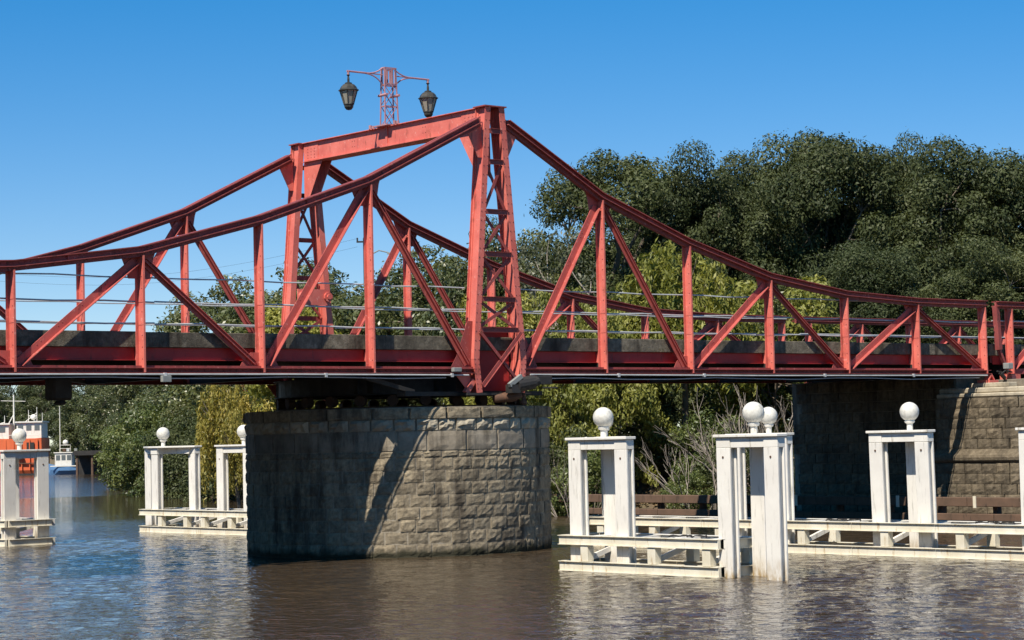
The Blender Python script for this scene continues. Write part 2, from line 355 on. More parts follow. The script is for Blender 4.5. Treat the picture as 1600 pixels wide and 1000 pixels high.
def truss(y, out):
    """one truss in the plane y; out = -1 faces upstream, +1 downstream"""
    riv = MB(); f = y+out*.10
    XT = {s: TC+s*.42 for s in (-1,1)}
    for s in (-1,1):
        # bottom chord, one piece per two panels
        for i0, i1 in ((0,2),(2,4),(4,6)):
            x0 = TC+s*.75 if i0 == 0 else PX(s*i0); x1 = PX(s*i1)+(s*.18 if i1 == 6 else 0)
            b = MB().box(min(x0,x1)+.003, max(x0,x1)-.003, y-.02, y+.02, ZB+.012, ZB+.16)
            b.box(min(x0,x1)+.003, max(x0,x1)-.003, y-.13, y+.13, ZB, ZB+.012)
            b.box(min(x0,x1)+.003, max(x0,x1)-.003, min(y+out*.02, y+out*.13), max(y+out*.02, y+out*.13), ZB+.10, ZB+.112)
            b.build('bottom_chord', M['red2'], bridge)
            rivet_row(riv, (x0,y+out*.024,ZB+.055), (x1,y+out*.024,ZB+.055), .16, .02, (0,out,0))
        # top chord segments
        pts = [(XT[s], 10.42)]+[(PX(s*i), TOPZ[i]) for i in range(1,7)]
        pts[-1] = (PX(s*6)+s*.12, pts[-1][1])
        for k in range(6):
            (xa,za),(xb,zb) = pts[k], pts[k+1]
            b = MB().rects((xa,y,za-.11), (xb,y,zb-.11), [(-.03,.03,-.11,.11), (-.14,.14,.088,.11)] if k else [(-.03,.03,-.12,.11), (-.14,.14,.088,.11)])
            b.rects((xa,y,za-.11), (xb,y,zb-.11), [(-.15,.15,-.035,-.015), (-.06,.06,-.115,-.035)])
            b.rects((xa,y,za-.11), (xb,y,zb-.11), [(min(0,out*.06),max(0,out*.06),-.015,.088)])
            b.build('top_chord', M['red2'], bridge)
            rivet_row(riv, (xa,y+out*.062,za-.07), (xa+(xb-xa)*.22,y+out*.062,za-.07+(zb-za)*.22), .13, .018, (0,out,0))
            rivet_row(riv, (xb,y+out*.062,zb-.07), (xb-(xb-xa)*.18,y+out*.062,zb-.07-(zb-za)*.18), .13, .018, (0,out,0))
            if k == 1 or k == 3:
                xm, zm = xa*.45+xb*.55, za*.45+zb*.55-.07
                MB().rects((xm-.12,y,zm-(zb-za)/(xb-xa)*.12), (xm+.12,y,zm+(zb-za)/(xb-xa)*.12), [(min(out*.06,out*.085),max(out*.06,out*.085),-.05,.05)]).build('splice_plate', M['red2'], bridge)
        # posts, knee brackets
        for i in range(1,7):
            x = PX(s*i); zt = TOPZ[i]-.2
            MB().rects((x,y,ZB+.012), (x,y,zt), I_POST, up=(1,0,0)).build('post', M['red'], bridge)
            rivet_row(riv, (x-.015,y-.06,ZB+.3), (x-.015,y-.06,zt-.2), .24, .018, (-1,0,0))
            inn = -out
            MB().plate_yz([(y+inn*.125,ZB+.16),(y+inn*.42,ZB+.16),(y+inn*.125,ZB+.75)], x-.009, x+.009).build('knee_bracket', M['red'], bridge)
            for hz in (1.02, 1.5):
                if ZB+hz < zt: MB().box(x-.021,x+.021, y-.12, y+.08, ZB+hz, ZB+hz+.26).build('splice_plate', M['red'], bridge)
        # diagonals and gussets
        def diag(x0,z0,x1,z1,low=True):
            e = -.085
            rise = (z1-z0)*(x1-x0) > 0
            rl = [(-.012,.012,-.085,.085), (-.14,-.012,e,e+.016)] if rise else [(-.012,.012,-.095,.085), (-.085,-.012,-.02,-.004), (-.05,-.012,.069,.085)]
            b = MB().rects((x0,y+.055,z0), (x1,y+.055,z1), rl)
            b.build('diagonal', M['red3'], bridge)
            d = Vector((x1-x0,0,z1-z0)); L = d.length; d /= L
            for q in (.25, .45, .62, .8):
                p = Vector((x0,y+.043,z0))+d*L*q+Vector((-d.z,0,d.x))*(.03 if d.x > 0 else -.03)
                rivet_row(riv, p, p+d*.12, .06, .017, (0,-1,0))
        xb = TC+s*.78
        diag(xb+s*.10, ZB+.22, PX(s)-s*.12, TOPZ[1]-.36)
        for i in (1,3,5):
            diag(PX(s*i)+s*.12, TOPZ[i]-.32, PX(s*(i+1))-s*.14, ZB+.2)
            if i > 1: diag(PX(s*(i-1))+s*.16, ZB+.2, PX(s*i)-s*.12, TOPZ[i]-.32)
            sl = (TOPZ[i]-(TOPZ[i-1] if i > 1 else 10.42))/((PX(s*i)-(PX(s*(i-1)) if i > 1 else XT[s])))
            sr = (TOPZ[i+1]-TOPZ[i])/(PX(s*(i+1))-PX(s*i)); x = PX(s*i); g = .42; zt = TOPZ[i]-.19
            gs = [(x-s*g, zt-s*g*sl), (x-s*g*.85, zt-s*g*.85*sl-.14), (x-s*.26,zt-.50), (x+s*.26,zt-.50), (x+s*g*.85, zt+s*g*.85*sr-.16), (x+s*g, zt+s*g*sr), (x,zt)]
            MB().plate_xz(gs, y+.068, y+.08).build('gusset_plate', M['red3'], bridge)
            for rx, rz in ((-.2,-.2),(-.2,-.32),(.2,-.2),(.2,-.32),(-.1,-.12),(.1,-.12)):
                rivet_row(riv, (x+rx,y+.067,zt+rz), (x+rx+.05,y+.067,zt+rz), .05, .017, (0,-1,0))
        for i in (2,4,6):
            x = PX(s*i)
            for e in ((-1,1) if i < 6 else (-s,)):
                MB().plate_xz([(x,ZB+.16),(x+e*.5,ZB+.16),(x+e*.42,ZB+.30),(x+e*.22,ZB+.46),(x,ZB+.46)], y+.068, y+.08).build('gusset_plate', M['red3'], bridge)
        x = TC+s*.72
        MB().plate_xz([(x,ZB+.16),(x+s*.62,ZB+.16),(x+s*.45,ZB+.42),(x+s*.1,ZB+1.25),(x-s*.05,ZB+1.25)], y+.069, y+.081).build('gusset_plate', M['red2'], bridge)
    # tower: two leaning legs joined by rungs and cross braces
    zt, zl, zf = 10.68, 4.62, 3.82
    def lx(s, z): return TC+s*(.21+(zt-z)/(zt-zl)*.52) if z > zl else TC+s*(.73-(zl-z)*.10)
    inn = -out; yc = y+inn*.06
    for s in (-1,1):
        prof = [(-.19,-.176,-.085,.085), (.176,.19,-.085,.085), (-.176,.176,-.012,.012), (-.176,-.13,.012,.035), (.13,.176,.012,.035), (-.176,-.13,-.035,-.012), (.13,.176,-.035,-.012)]
        b = MB().rects((lx(s,zl),yc,zl), (lx(s,zt),yc,zt), prof, up=(1,0,0)); b.build('tower_leg', M['red'], bridge)
        MB().rects((lx(s,zf),yc,zf), (lx(s,zl),yc,zl-.004), prof, up=(1,0,0)).build('tower_foot', M['red'], bridge)
        for off in (-.055,.055):
            rivet_row(riv, (lx(s,zf)+off, yc+out*.191, zf+.1), (lx(s,zl)+off, yc+out*.191, zl), .11, .018, (0,out,0))
            rivet_row(riv, (lx(s,zl)+off, yc+out*.191, zl), (lx(s,zt)+off, yc+out*.191, zt-.1), .22, .018, (0,out,0))
        rivet_row(riv, (lx(s,9.3)-.04, yc-.16, 9.3), (lx(s,zt)-.04, yc-.16, zt-.1), .10, .018, (-1,0,0))
        # shoulder gusset where the top chord lands on the tower
        x = lx(s,10.2)+s*.10
        MB().plate_xz([(x,10.46),(x+s*.46,10.24),(x+s*.40,10.02),(x+s*.10,9.45),(x-s*.03,9.45)], y-.012, y+.012).build('gusset_plate', M['red'], bridge)
        MB().plate_xz([(lx(s,zl)+s*.11,ZB),(lx(s,zl)+s*.55,ZB-.02),(lx(s,zl)+s*.2,zf+.06),(lx(s,zl)+s*.08,zf+.06)], y-.01, y+.01).build('gusset_plate', M['red'], bridge)
    MB().box(lx(-1,zt)-.13, lx(1,zt)+.13, yc-.23, yc+.23, zt, zt+.03).build('tower_cap', M['red2'], bridge)
    zr = [10.1, 9.35, 8.15, 7.13, 6.05, 5.32]
    for z in zr:
        MB().rects((lx(-1,z)+.1,yc+out*.17,z), (lx(1,z)-.1,yc+out*.17,z), [(-.02,.02,-.06,.06), (min(0,out*.05),max(0,out*.05),.05,.06)]).build('tower_rung', M['red2'], bridge)
    for za, zb in ((8.15,9.35),(7.13,8.15),(6.05,7.13),(5.32,6.05)):
        for s in (-1,1):
            MB().rects((lx(s,za)-s*.1,yc+out*.10+.012*s,za+.06), (lx(-s,zb)+s*.1,yc+out*.10+.012*s,zb-.06), [(-.008,.008,-.04,.04)]).build('cross_brace', M['red2'], bridge)
    for s in (-1,1):
        MB().rects((lx(s,4.0)-s*.06,yc+out*.235+s*.012,3.98), (lx(-s,5.3)+s*.04,yc+out*.235+s*.012,5.26), [(-.01,.01,-.05,.05), (min(0,out*.05),max(0,out*.05),-.05,-.04)]).build('cross_brace', M['red2'], bridge)
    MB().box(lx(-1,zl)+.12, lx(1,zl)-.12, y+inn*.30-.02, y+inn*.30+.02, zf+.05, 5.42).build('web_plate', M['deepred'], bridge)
    riv.build('rivets', M['red2'], bridge, stuff=True)
    # hand rails
    for z, r in ((6.32,.016), (5.80,.018), (5.34,.018)):
        for x0, x1 in ((-18.7,-9.2),(-9.19,-.72),(.93,9.2),(9.21,18.6)):
            pts = [(x0+(x1-x0)*k/8, y+inn*.165, z+.014*math.sin(k*2.3+z*5+x0)) for k in range(9)]
            MB().tube(pts, r, 6).build('hand_rail', M['galv'], bridge)
    # kerb and edge beam
    xk = [-18.72]+[PX(i) for i in (-5,-4,-3,-2,-1)]+[-.65]
    xk2 = [.86]+[PX(i) for i in (1,2,3,4,5)]+[18.62]
    for arr in (xk, xk2):
        for a, b2 in zip(arr, arr[1:]):
            ya, yb = sorted((y+inn*.185, y+inn*.50))
            MB().box(a+.006, b2-.006, ya, yb, 4.835, 5.17+rnd.uniform(-.008,.008)).build('kerb', M['kerb'], bridge, bevel=.012)
            ya, yb = sorted((y+inn*.27, y+inn*.285))
            e = MB().box(a+.015, b2-.015, ya, yb, 4.575, 4.832)
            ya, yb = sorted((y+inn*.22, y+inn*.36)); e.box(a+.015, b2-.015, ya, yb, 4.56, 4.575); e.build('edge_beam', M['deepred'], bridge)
    ya, yb = sorted((y+inn*.20, y+inn*.48))
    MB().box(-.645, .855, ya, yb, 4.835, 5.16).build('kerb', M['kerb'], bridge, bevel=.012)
truss(0.0, -1); truss(WID, 1)
# portal beam on the tower tops
b = MB().box(TC-.16, TC-.145, .3, 7.69, 10.2, 10.68); b.box(TC+.145, TC+.16, .3, 7.69, 10.2, 10.68)
b.box(TC-.24, TC+.24, .3, 7.69, 10.682, 10.70); b.box(TC-.24, TC+.24, .3, 7.69, 10.18, 10.198)
b.box(TC-.175, TC-.161, .3, .95, 10.22, 10.66); b.box(TC-.175, TC-.161, 7.04, 7.69, 10.22, 10.66)
b.box(TC-.19, TC-.16, 3.95, 4.03, 10.2, 10.68)
b.build('portal_beam', M['red'], bridge)
rv = MB()
for yy in (.5,.65,.8,7.2,7.35,7.5): rivet_row(rv, (TC-.176,yy,10.28), (TC-.176,yy,10.6), .08, .018, (-1,0,0))
for yy in (2.4,2.5,5.4,5.5): rivet_row(rv, (TC-.161,yy,10.36), (TC-.161,yy,10.5), .14, .018, (-1,0,0))
rv.build('rivets', M['red2'], bridge, stuff=True)
for yk, s in ((.27,1),(7.72,-1)):
    for xx in (TC-.15, TC+.15):
        MB().plate_yz([(yk,10.178),(yk+s*.85,10.178),(yk+s*.22,9.2),(yk,9.0)], xx-.008, xx+.008).build('knee_plate', M['red'], bridge)
MB().box(TC-.50, TC+.52, 7.60, 7.64, 6.38, 6.80).build('web_plate', M['red'], bridge)
for xx in (TC-.36, TC+.45):
    MB().add(*(lambda q: (q.v, q.f))(MB().tube([(xx,7.60,6.6),(xx,7.54,6.6)], [.13,.13], 10))).tube([(xx,7.54,6.6),(xx,7.49,6.6)], .07, 8).build('bolt_boss', M['red'], bridge)
# deck, floor beams, stringers
MB().box(-18.7, 18.6, .505, 7.485, 4.80, 4.98).build('deck_slab', M['asphalt'], bridge)
for i in [-6,-5,-4,-3,-2,-1,1,2,3,4,5,6]:
    x = PX(i); f = MB().box(x-.01, x+.01, .14, 7.85, ZB+.02, 4.555); f.box(x-.09,x+.09,.14,7.85,ZB+.004,ZB+.02); f.box(x-.08,x+.08,.5,7.4,4.555,4.795); f.build('floor_beam', M['black'], bridge)
for yy in (1.2,2.8,4.0,5.2,6.8):
    MB().box(-18.6,18.5,yy-.01,yy+.01,4.40,4.797).box(-18.6,18.5,yy-.07,yy+.07,4.388,4.40).build('stringer', M['black'], bridge)
for k, i in enumerate([-6,-4,-2,1,3,5]):
    MB().rects((PX(i),.3,ZB+.06),(PX(i+1 if i>0 else i+2)-.1,7.7,ZB+.06),[(-.05,.05,-.04,.04)]).build('wind_brace', M['black'], bridge)
# services hung along the upstream chord
MB().tube([(-18.6,-.16,4.245),(-6,-.16,4.25),(-.9,-.16,4.235)], .018, 6).tube([(1,-.16,4.25),(9,-.16,4.225),(18.5,-.16,4.235)], .018, 6).build('conduit', M['galv'], bridge)
MB().tube([(-18.6,-.05,4.19)]+[(-18+k*1.5,-.05,4.18+.02*math.sin(k*1.7)) for k in range(1,12)], .014, 5).tube([(1.2+k*1.55,-.06,4.15+.025*math.sin(k*1.9)) for k in range(12)], .014, 5).build('cable', M['galv'], bridge)
for x in (-9.15,-5.0,-1.4,3.9,6.9,11.5,15.2):
    MB().box(x-.03,x+.03,-.185,-.13,4.19,4.28).build('conduit_clip', M['galv'], bridge)
MB().box(-9.28,-9.06,-.28,-.18,4.08,4.22).build('junction_box', M['greybox'], bridge, bevel=.01)
MB().box(-1.42,-1.18,-.26,-.15,4.31,4.41).build('junction_box', M['greybox'], bridge, bevel=.01)
MB().prism([(-10.78,1.7),(-10.32,1.7),(-10.30,2.1),(-10.8,2.1)], 3.76, 4.26).prism([(-10.62,1.75),(-10.42,1.75),(-10.42,2.05),(-10.62,2.05)], 3.66, 3.757).build('counterweight_box', M['black'], bridge, bevel=.05)
# turntable under the deck: drum girder, cross girders, wheels on a track
dr = MB()
for ra, rb, za, zb in ((2.96,3.0,3.86,4.27),(2.84,3.12,4.25,4.268),(2.84,3.12,3.84,3.858)):
    n = 48; o = len(dr.v)
    for k in range(n):
        w = 2*math.pi*k/n; cx, cy = math.cos(w), math.sin(w)
        for r, z in ((ra,za),(rb,za),(rb,zb),(ra,zb)): dr.v.append((TC+r*cx, 3.97+r*cy, z))
    for k in range(n):
        k2 = (k+1)%n
        for q in range(4): dr.f.append((o+k*4+q, o+k2*4+q, o+k2*4+(q+1)%4, o+k*4+(q+1)%4))
dr.build('drum_girder', M['black'], bridge)
for yy in (1.1,2.0,5.9,6.8): hl = math.sqrt(max(.4, 3.05**2-(yy-3.97)**2))*(1 if yy < 4 else .75); MB().box(TC-hl,TC+hl,yy-.14,yy+.14,3.88,4.27).build('cross_girder', M['black'], bridge)
MB().box(TC-2.6,TC+1.6,.22,.55,3.76,3.86).build('cross_girder', M['black'], bridge)
for xx in (TC-2.4,TC-.8,TC+.8,TC+2.4): MB().box(xx-.12,xx+.12,.45 if abs(xx-TC) < 1 else 2.2,7.5 if abs(xx-TC) < 1 else 5.7,3.87,4.26).build('cross_girder', M['black'], bridge)
for k in range(24):
    w = 2*math.pi*k/24+.1; cx, cy = math.cos(w), math.sin(w)
    p = Vector((TC+2.98*cx,3.97+2.98*cy,3.695)); d = Vector((cx,cy,0))
    MB().tube([p-d*.09,p+d*.09], .135, 14).build('turntable_wheel', M['rust'], bridge)
MB().rects((-3.6,.3,4.2),(-2.2,.3,3.86),[(-.05,.05,-.05,.05)]).build('strut', M['black'], bridge)
MB().rects((-.9,-.02,3.82),(-.66,-.02,4.12),[(-.06,.06,-.06,.06)]).build('strut', M['red'], bridge)
# slewing motor beside the upstream tower foot
mo = MB().tube([(.32,-.42,3.98),(.86,-.42,4.06)], .17, 14); mo.tube([(.86,-.42,4.06),(1.0,-.42,4.08)], .11, 12); mo.box(.1,.36,-.55,-.30,3.80,4.0)
mo.build('slewing_motor', M['black'], bridge, smooth=False)
MB().rects((.05,-.5,3.98),(.42,-.5,4.2),[(-.05,.05,-.05,.05)]).build('motor_guard', M['greybox'], bridge)
MB().box(.95,1.45,-.45,-.2,4.0,4.2).tube([(1.1,-.46,3.92),(1.6,-.46,3.92)], .025, 6).build('gear_box', M['black'], bridge, bevel=.03)
MB().box(-.95,1.0,-.17,.30,3.76,3.815).build('foot_plate', M['black'], bridge)
MB().tube([(-.1,-.1,3.68),(.35,-.22,3.72),(.55,-.35,3.78)], [.10,.13,.09], 10).build('gear_casing', M['rust'], bridge, smooth=True)
MB().tube([(.62,-.34,3.80),(.62,-.34,3.52)], .05, 8).tube([(.62,-.34,3.62),(.62,-.34,3.55)], .085, 8).build('guide_roller', M['rust'], bridge)

# ------------------------------------------------------------------ approach span
app = empty('approach_span', 'short red truss approach span at the right end of the swing bridge', 'bridge')
AX = [19.80, 22.30, 24.80, 27.35, 29.85, 32.4, 34.9]
for y, out in ((0,-1),(WID,1)):
    inn = -out; rv = MB()
    MB().box(AX[0]-.15, AX[-1], y-.13, y+.13, ZB, ZB+.012).box(AX[0]-.15, AX[-1], y-.02, y+.02, ZB+.012, ZB+.16).build('bottom_chord', M['red2'], app)
    MB().box(AX[0]-.62, AX[-1], y-.03, y+.03, 6.21, 6.43).box(AX[0]-.62, AX[-1], y-.14, y+.14, 6.40, 6.42).box(AX[0]-.62, AX[-1], y-.15, y+.15, 6.275, 6.295).build('top_chord', M['red2'], app)
    rivet_row(rv, (AX[0],y+out*.032,6.34), (AX[-1],y+out*.032,6.34), .3, .018, (0,out,0))
    for k, x in enumerate(AX):
        MB().rects((x,y,ZB+.012),(x,y,6.21),I_POST,up=(1,0,0)).build('post', M['red'], app)
        rivet_row(rv, (x-.015,y-.06,ZB+.3),(x-.015,y-.06,6.1),.2,.018,(-1,0,0))
        MB().plate_yz([(y+inn*.125,ZB+.16),(y+inn*.42,ZB+.16),(y+inn*.125,ZB+.75)], x-.009, x+.009).build('knee_bracket', M['red'], app)
        if k < len(AX)-1:
            x2 = AX[k+1]
            p0, p1 = ((x+.14,ZB+.2),(x2-.12,6.15)) if k % 2 == 0 else ((x+.12,6.15),(x2-.14,ZB+.2))
            MB().rects((p0[0],y+.055,p0[1]),(p1[0],y+.055,p1[1]),[(-.012,.012,-.085,.085),(-.14,-.012,-.085,-.069)] if k % 2 == 0 else [(-.012,.012,-.095,.085),(-.085,-.012,-.02,-.004),(-.05,-.012,.069,.085)]).build('diagonal', M['red3'], app)
    rv.build('rivets', M['red2'], app, stuff=True)
    for z in (6.32-.46, 5.80-.46, 5.34):
        MB().tube([(AX[0]-.6,y+inn*.165,z),(AX[-1],y+inn*.165,z)], .018, 6).build('hand_rail', M['galv'], app)
    for a, b2 in zip([AX[0]-.75]+AX[1:], AX[1:]+[AX[-1]+3]):
        ya, yb = sorted((y+inn*.185, y+inn*.50)); MB().box(a+.006,b2-.006,ya,yb,4.835,5.17).build('kerb', M['kerb'], app, bevel=.012)
    ya, yb = sorted((y+inn*.27, y+inn*.285)); MB().box(AX[0]-.5,AX[-1],ya,yb,4.575,4.832).build('edge_beam', M['deepred'], app)
MB().box(18.62,AX[-1]+6,.505,7.485,4.80,4.98).build('deck_slab', M['asphalt'], app)
for x in AX: MB().box(x-.08,x+.08,.14,7.85,ZB+.01,4.797).build('floor_beam', M['black'], app)
for yy in (1.2,2.8,4.0,5.2,6.8): MB().box(AX[0]-.3,AX[-1],yy-.07,yy+.07,4.40,4.797).build('stringer', M['black'], app)
MB().rects((19.22,.02,6.3),(19.30,.02,5.0),[(-.08,.08,-.07,.07)],up=(1,0,0)).rects((19.30,.02,5.0),(19.62,.02,4.45),[(-.05,.05,-.04,.04)]).build('end_lever', M['red2'], app)
MB().box(19.25,19.6,.3,.34,4.62,5.15).build('end_plate', M['red2'], app)
MB().box(19.28,19.52,-.32,-.12,4.42,4.60).tube([(19.35,-.25,4.40),(19.5,-.1,4.30)], .03, 6).build('flood_light', M['greybox'], app, bevel=.015)
MB().tube([(18.9,-.2,4.36),(19.1,-.22,4.30),(19.3,-.2,4.38),(19.6,-.2,4.33)], .025, 6).tube([(19.05,-.2,4.3),(19.25,-.2,4.15)], .06, 8).build('cable_bundle', M['black'], app)
MB().box(18.55,18.95,-.2,.25,4.02,4.10).rects((18.62,-.02,4.1),(18.75,-.02,4.27),[(-.1,.1,-.02,.02)]).rects((18.88,-.02,4.1),(18.75,-.02,4.27),[(-.1,.1,-.02,.02)]).build('bearing_shoe', M['red'], app)
MB().box(19.6,20.0,-.2,.25,4.12,4.27).build('bearing_shoe', M['red'], app)

# ------------------------------------------------------------------ twin lantern lamp on the portal beam
LX, LY = .03, 4.0
lamp = empty('twin_lantern_lamp', 'faded pink lattice lamp post with two dark lanterns on the portal beam', 'lamp post', (LX,LY,10.70))
ms = MB()
for sx in (-1,1):
    for sy in (-1,1):
        ms.rects((sx*.21,sy*.10,0),(sx*.175,sy*.07,1.5),[(-.014,.014,-.014,.014)],up=(1,0,0))
for za, zb in ((.02,.50),(.54,1.04)):
    for sy in (-1,1):
        for s in (-1,1): ms.rects((s*.19,sy*.095,za),(-s*.18,sy*.08,zb),[(-.006,.006,-.009,.009)])
for z in (.52,1.06,1.5):
    for s in (-1,1):
        ms.box(-.19,.19,s*.085-.010,s*.085+.010,z-.012,z+.012); ms.box(s*.18-.010,s*.18+.010,-.08,.08,z-.013,z+.011)
for s in (-1,1):
    for xx in (-.085,.085):
        ms.box(xx-.065,xx-.04,s*.09-.010,s*.09+.010,1.10,1.46); ms.box(xx+.04,xx+.065,s*.09-.010,s*.09+.010,1.10,1.46); ms.box(xx-.065,xx+.065,s*.09-.011,s*.09+.011,1.08,1.105); ms.box(xx-.065,xx+.065,s*.09-.011,s*.09+.011,1.455,1.48)
ms.build('lattice_mast', M['pinkgrey'], lamp)
MB().tube([(-.19,-.18,.80),(-.19,.18,.80)], .035, 8).tube([(.19,-.18,.80),(.19,.18,.80)], .035, 8).build('boss', M['pinkgrey'], lamp)
MB().box(-.3,.3,-.28,.28,-.0,.03).build('base_plate', M['pinkgrey'], lamp)
for k, yy in enumerate((-.55,-.42,.5,.62)): MB().tube([(-.15,yy,.0),(-.15,yy,.07+.03*(k%2))], .04, 8).build('bolt', M['pinkgrey'], lamp)
def bez(a,b,c,n=8): return [tuple((1-t)**2*a[k]+2*t*(1-t)*b[k]+t*t*c[k] for k in range(3)) for t in [i/n for i in range(n+1)]]
for s in (-1,1):
    ar = MB().tube(bez((s*.18,0,1.5),(s*.42,0,1.30),(s*.75,0,1.325)), .018, 6)
    ar.tube(bez((s*.18,0,1.02),(s*.34,0,1.30),(s*.75,0,1.31)), .018, 6); ar.tube([(s*.18,0,1.32),(s*.75,0,1.32)], .015, 6)
    ar.tube([(s*.72,0,1.318),(s*1.30,0,1.318)], .024, 6); ar.tube([(s*1.26,0,1.32),(s*1.26,0,1.22)], .03, 8)
    ar.build('arm', M['pinkgrey'], lamp)
    ln = MB().lathe([(.02,1.24),(.05,1.22),(.02,1.19),(.03,1.12),(.03,1.04),(.09,1.02),(.09,1.0),(.06,.99)], (s*1.26,0,0), 10)
    ln.lathe([(.08,1.0),(.145,.975),(.195,.925),(.225,.865),(.262,.84),(.262,.82),(.22,.818)], (s*1.26,0,0), 8)
    for k in range(8):
        w = 2*math.pi*k/8; c, q = math.cos(w), math.sin(w)
        ln.tube([(s*1.26+.225*c,.225*q,.82),(s*1.26+.125*c,.125*q,.48)], .013, 4)
    ln.lathe([(.13,.49),(.135,.47),(.12,.46),(.11,.40),(.07,.345),(.02,.33)], (s*1.26,0,0), 10)
    lo = ln.build('lantern', M['darklamp'], lamp)
    for k in range(8):
        w0, w1 = 2*math.pi*k/8, 2*math.pi*(k+1)/8
        v = [(s*1.26+r*math.cos(w), r*math.sin(w), z) for r, w, z in ((.215,w0,.815),(.215,w1,.815),(.118,w1,.485),(.118,w0,.485))]
        v2 = [(s*1.26+(x-s*1.26)*.96, y*.96, z) for x, y, z in v]
        MB().add(v+v2, [(0,1,2,3),(7,6,5,4),(0,4,5,1),(1,5,6,2),(2,6,7,3),(3,7,4,0)]).build('pane', M['lampglass'], lo)

# ------------------------------------------------------------------ masonry
def stone_protos(n, w, h, d, rough, mat, seed):
    """rough-faced blocks: outward is -Y, origin at the bed joint behind the face"""
    r = random.Random(seed); out = []
    for k in range(n):
        gx, gz_ = 5, 4; mb = MB(); ch = .014
        for j in range(gz_+1):
            for i in range(gx+1):
                edge = i in (0,gx) or j in (0,gz_)
                fx = i/gx; fz = j/gz_
                x = (fx-.5)*w*(.985 if edge else 1)+(0 if edge else r.uniform(-.02,.02)); z = fz*h*.965+.0175*h+(0 if edge else r.uniform(-.015,.015))
                y = -d+(ch*.6+r.uniform(0,.010) if edge else r.uniform(-rough, rough*.35))
                mb.v.append((x,y,z))
        for j in range(gz_):
            for i in range(gx):
                o = j*(gx+1)+i; mb.f.append((o,o+1,o+gx+2,o+gx+1))
        rim = [i for i in range(gx+1)]+[(j+1)*(gx+1)-1 for j in range(1,gz_+1)]+[gz_*(gx+1)+i for i in range(gx-1,-1,-1)]+[j*(gx+1) for j in range(gz_-1,0,-1)]
        o = len(mb.v)
        for q in rim: x,y,z = mb.v[q]; mb.v.append((x,0.02,z))
        for a in range(len(rim)):
            b2 = (a+1)%len(rim); mb.f.append((rim[b2],rim[a],o+a,o+b2))
        out.append(mb.mesh('stone', mat, fix=False))
    return out
def ringmb(rp, c, n=96):
    mb = MB(); mb.lathe(rp, c, n); return mb
PCX, PCY, PR = -.20, 3.60, 3.79
pier = empty('pivot_pier', 'round stone pier under the swing bridge half in shadow', 'pier', (PCX,PCY,0))
ringmb([(PR-.022,-2.0),(PR-.022,2.3),(PR-.03,2.5),(PR-.03,2.98),(PR-.05,3.0),(PR-.05,3.24),(PR-.08,3.26),(PR-.08,3.46)], (0,0,0)).build('mortar_core', M['mortar'], pier)
CAMDIR = math.atan2(EYE.y-PCY, EYE.x-PCX)
protos = stone_protos(12, .44, .28, .085, .013, M['stone'], 3)
back = MB(); nst = 0
def place_ring(parent, me_list, z, h, w, off, r, jit, name, h0=.28, visible=math.radians(98), w0=.44, backmb=None):
    global nst
    n = int(round(2*math.pi*r/w)); ws = [1+rnd.uniform(-.2,.25) for _ in range(n)]; tot = sum(ws); a = off
    for k in range(n):
        da = 2*math.pi*ws[k]/tot; th = a+da/2; a += da
        d = (th-CAMDIR+math.pi) % (2*math.pi)-math.pi
        sc = (r*da/w0*.955, 1+rnd.uniform(-jit,jit), h/h0); me = rnd.choice(me_list)
        loc = Vector((r*math.cos(th), r*math.sin(th), z))
        if abs(d) < visible:
            link(name, me, parent, loc, th+math.pi/2, sc); nst += 1
        elif backmb is not None:
            mt = Matrix.Translation(loc) @ Matrix.Rotation(th+math.pi/2,4,'Z') @ Matrix.Diagonal((*sc,1)); o = len(backmb.v)
            backmb.v += [tuple(mt @ v.co) for v in me.vertices]; backmb.f += [tuple(o+i for i in p.vertices) for p in me.polygons]
z = -.26
for c in range(9):
    place_ring(pier, protos, z, .285, .45, rnd.uniform(0,.3), PR-.085, .18, 'stone', backmb=back); z += .287
place_ring(pier, protos, z, .15, .38, .1, PR-.085, .1, 'stone', backmb=back)
smooth = stone_protos(4, .8, .44, .05, .006, M['smooth'], 5)
place_ring(pier, smooth, 2.485, .46, .85, .13, PR-.05, .03, 'ashlar_block', .44, w0=.8, backmb=back)
rag = stone_protos(7, .5, .26, .09, .06, M['pale'], 9)
place_ring(pier, rag, 2.955, .27, .5, .02, PR-.085, .25, 'belt_stone', .26, w0=.5, backmb=back)
capb = stone_protos(5, .9, .26, .10, .012, M['stone'], 12)
place_ring(pier, capb, 3.23, .265, .92, .3, PR-.06, .05, 'cap_stone', .26, w0=.9, backmb=back)
MB().lathe([(PR-.02,3.47),(PR-.02,3.505),(.1,3.51)], (0,0,0), 72).build('pier_top', M['smooth'], pier)
back.build('stone_courses', M['stone'], pier, stuff=True)
ringmb([(2.85,3.505),(2.85,3.555),(3.12,3.555),(3.12,3.505)], (TC-PCX,3.97-PCY,0), 64).build('track_ring', M['rust'], pier)

rest = empty('rest_pier', 'stone pier with roll moulding carrying the right end of the swing bridge', 'pier', (19.4,0,0))
def stadium(r, y0, y1, n=20, cx=0):
    a = [(cx+r*math.cos(math.pi+math.pi*k/n), y0+r*math.sin(math.pi+math.pi*k/n)) for k in range(n+1)]
    return a+[(cx+r, y1), (cx-r, y1)]
Y0, Y1 = -.95, 1.35
MB().prism(stadium(1.52,Y0,Y1), -2, 1.72).prism(stadium(1.38,Y0,Y1), 1.721, 3.62).build('mortar_core', M['mortar'], rest)
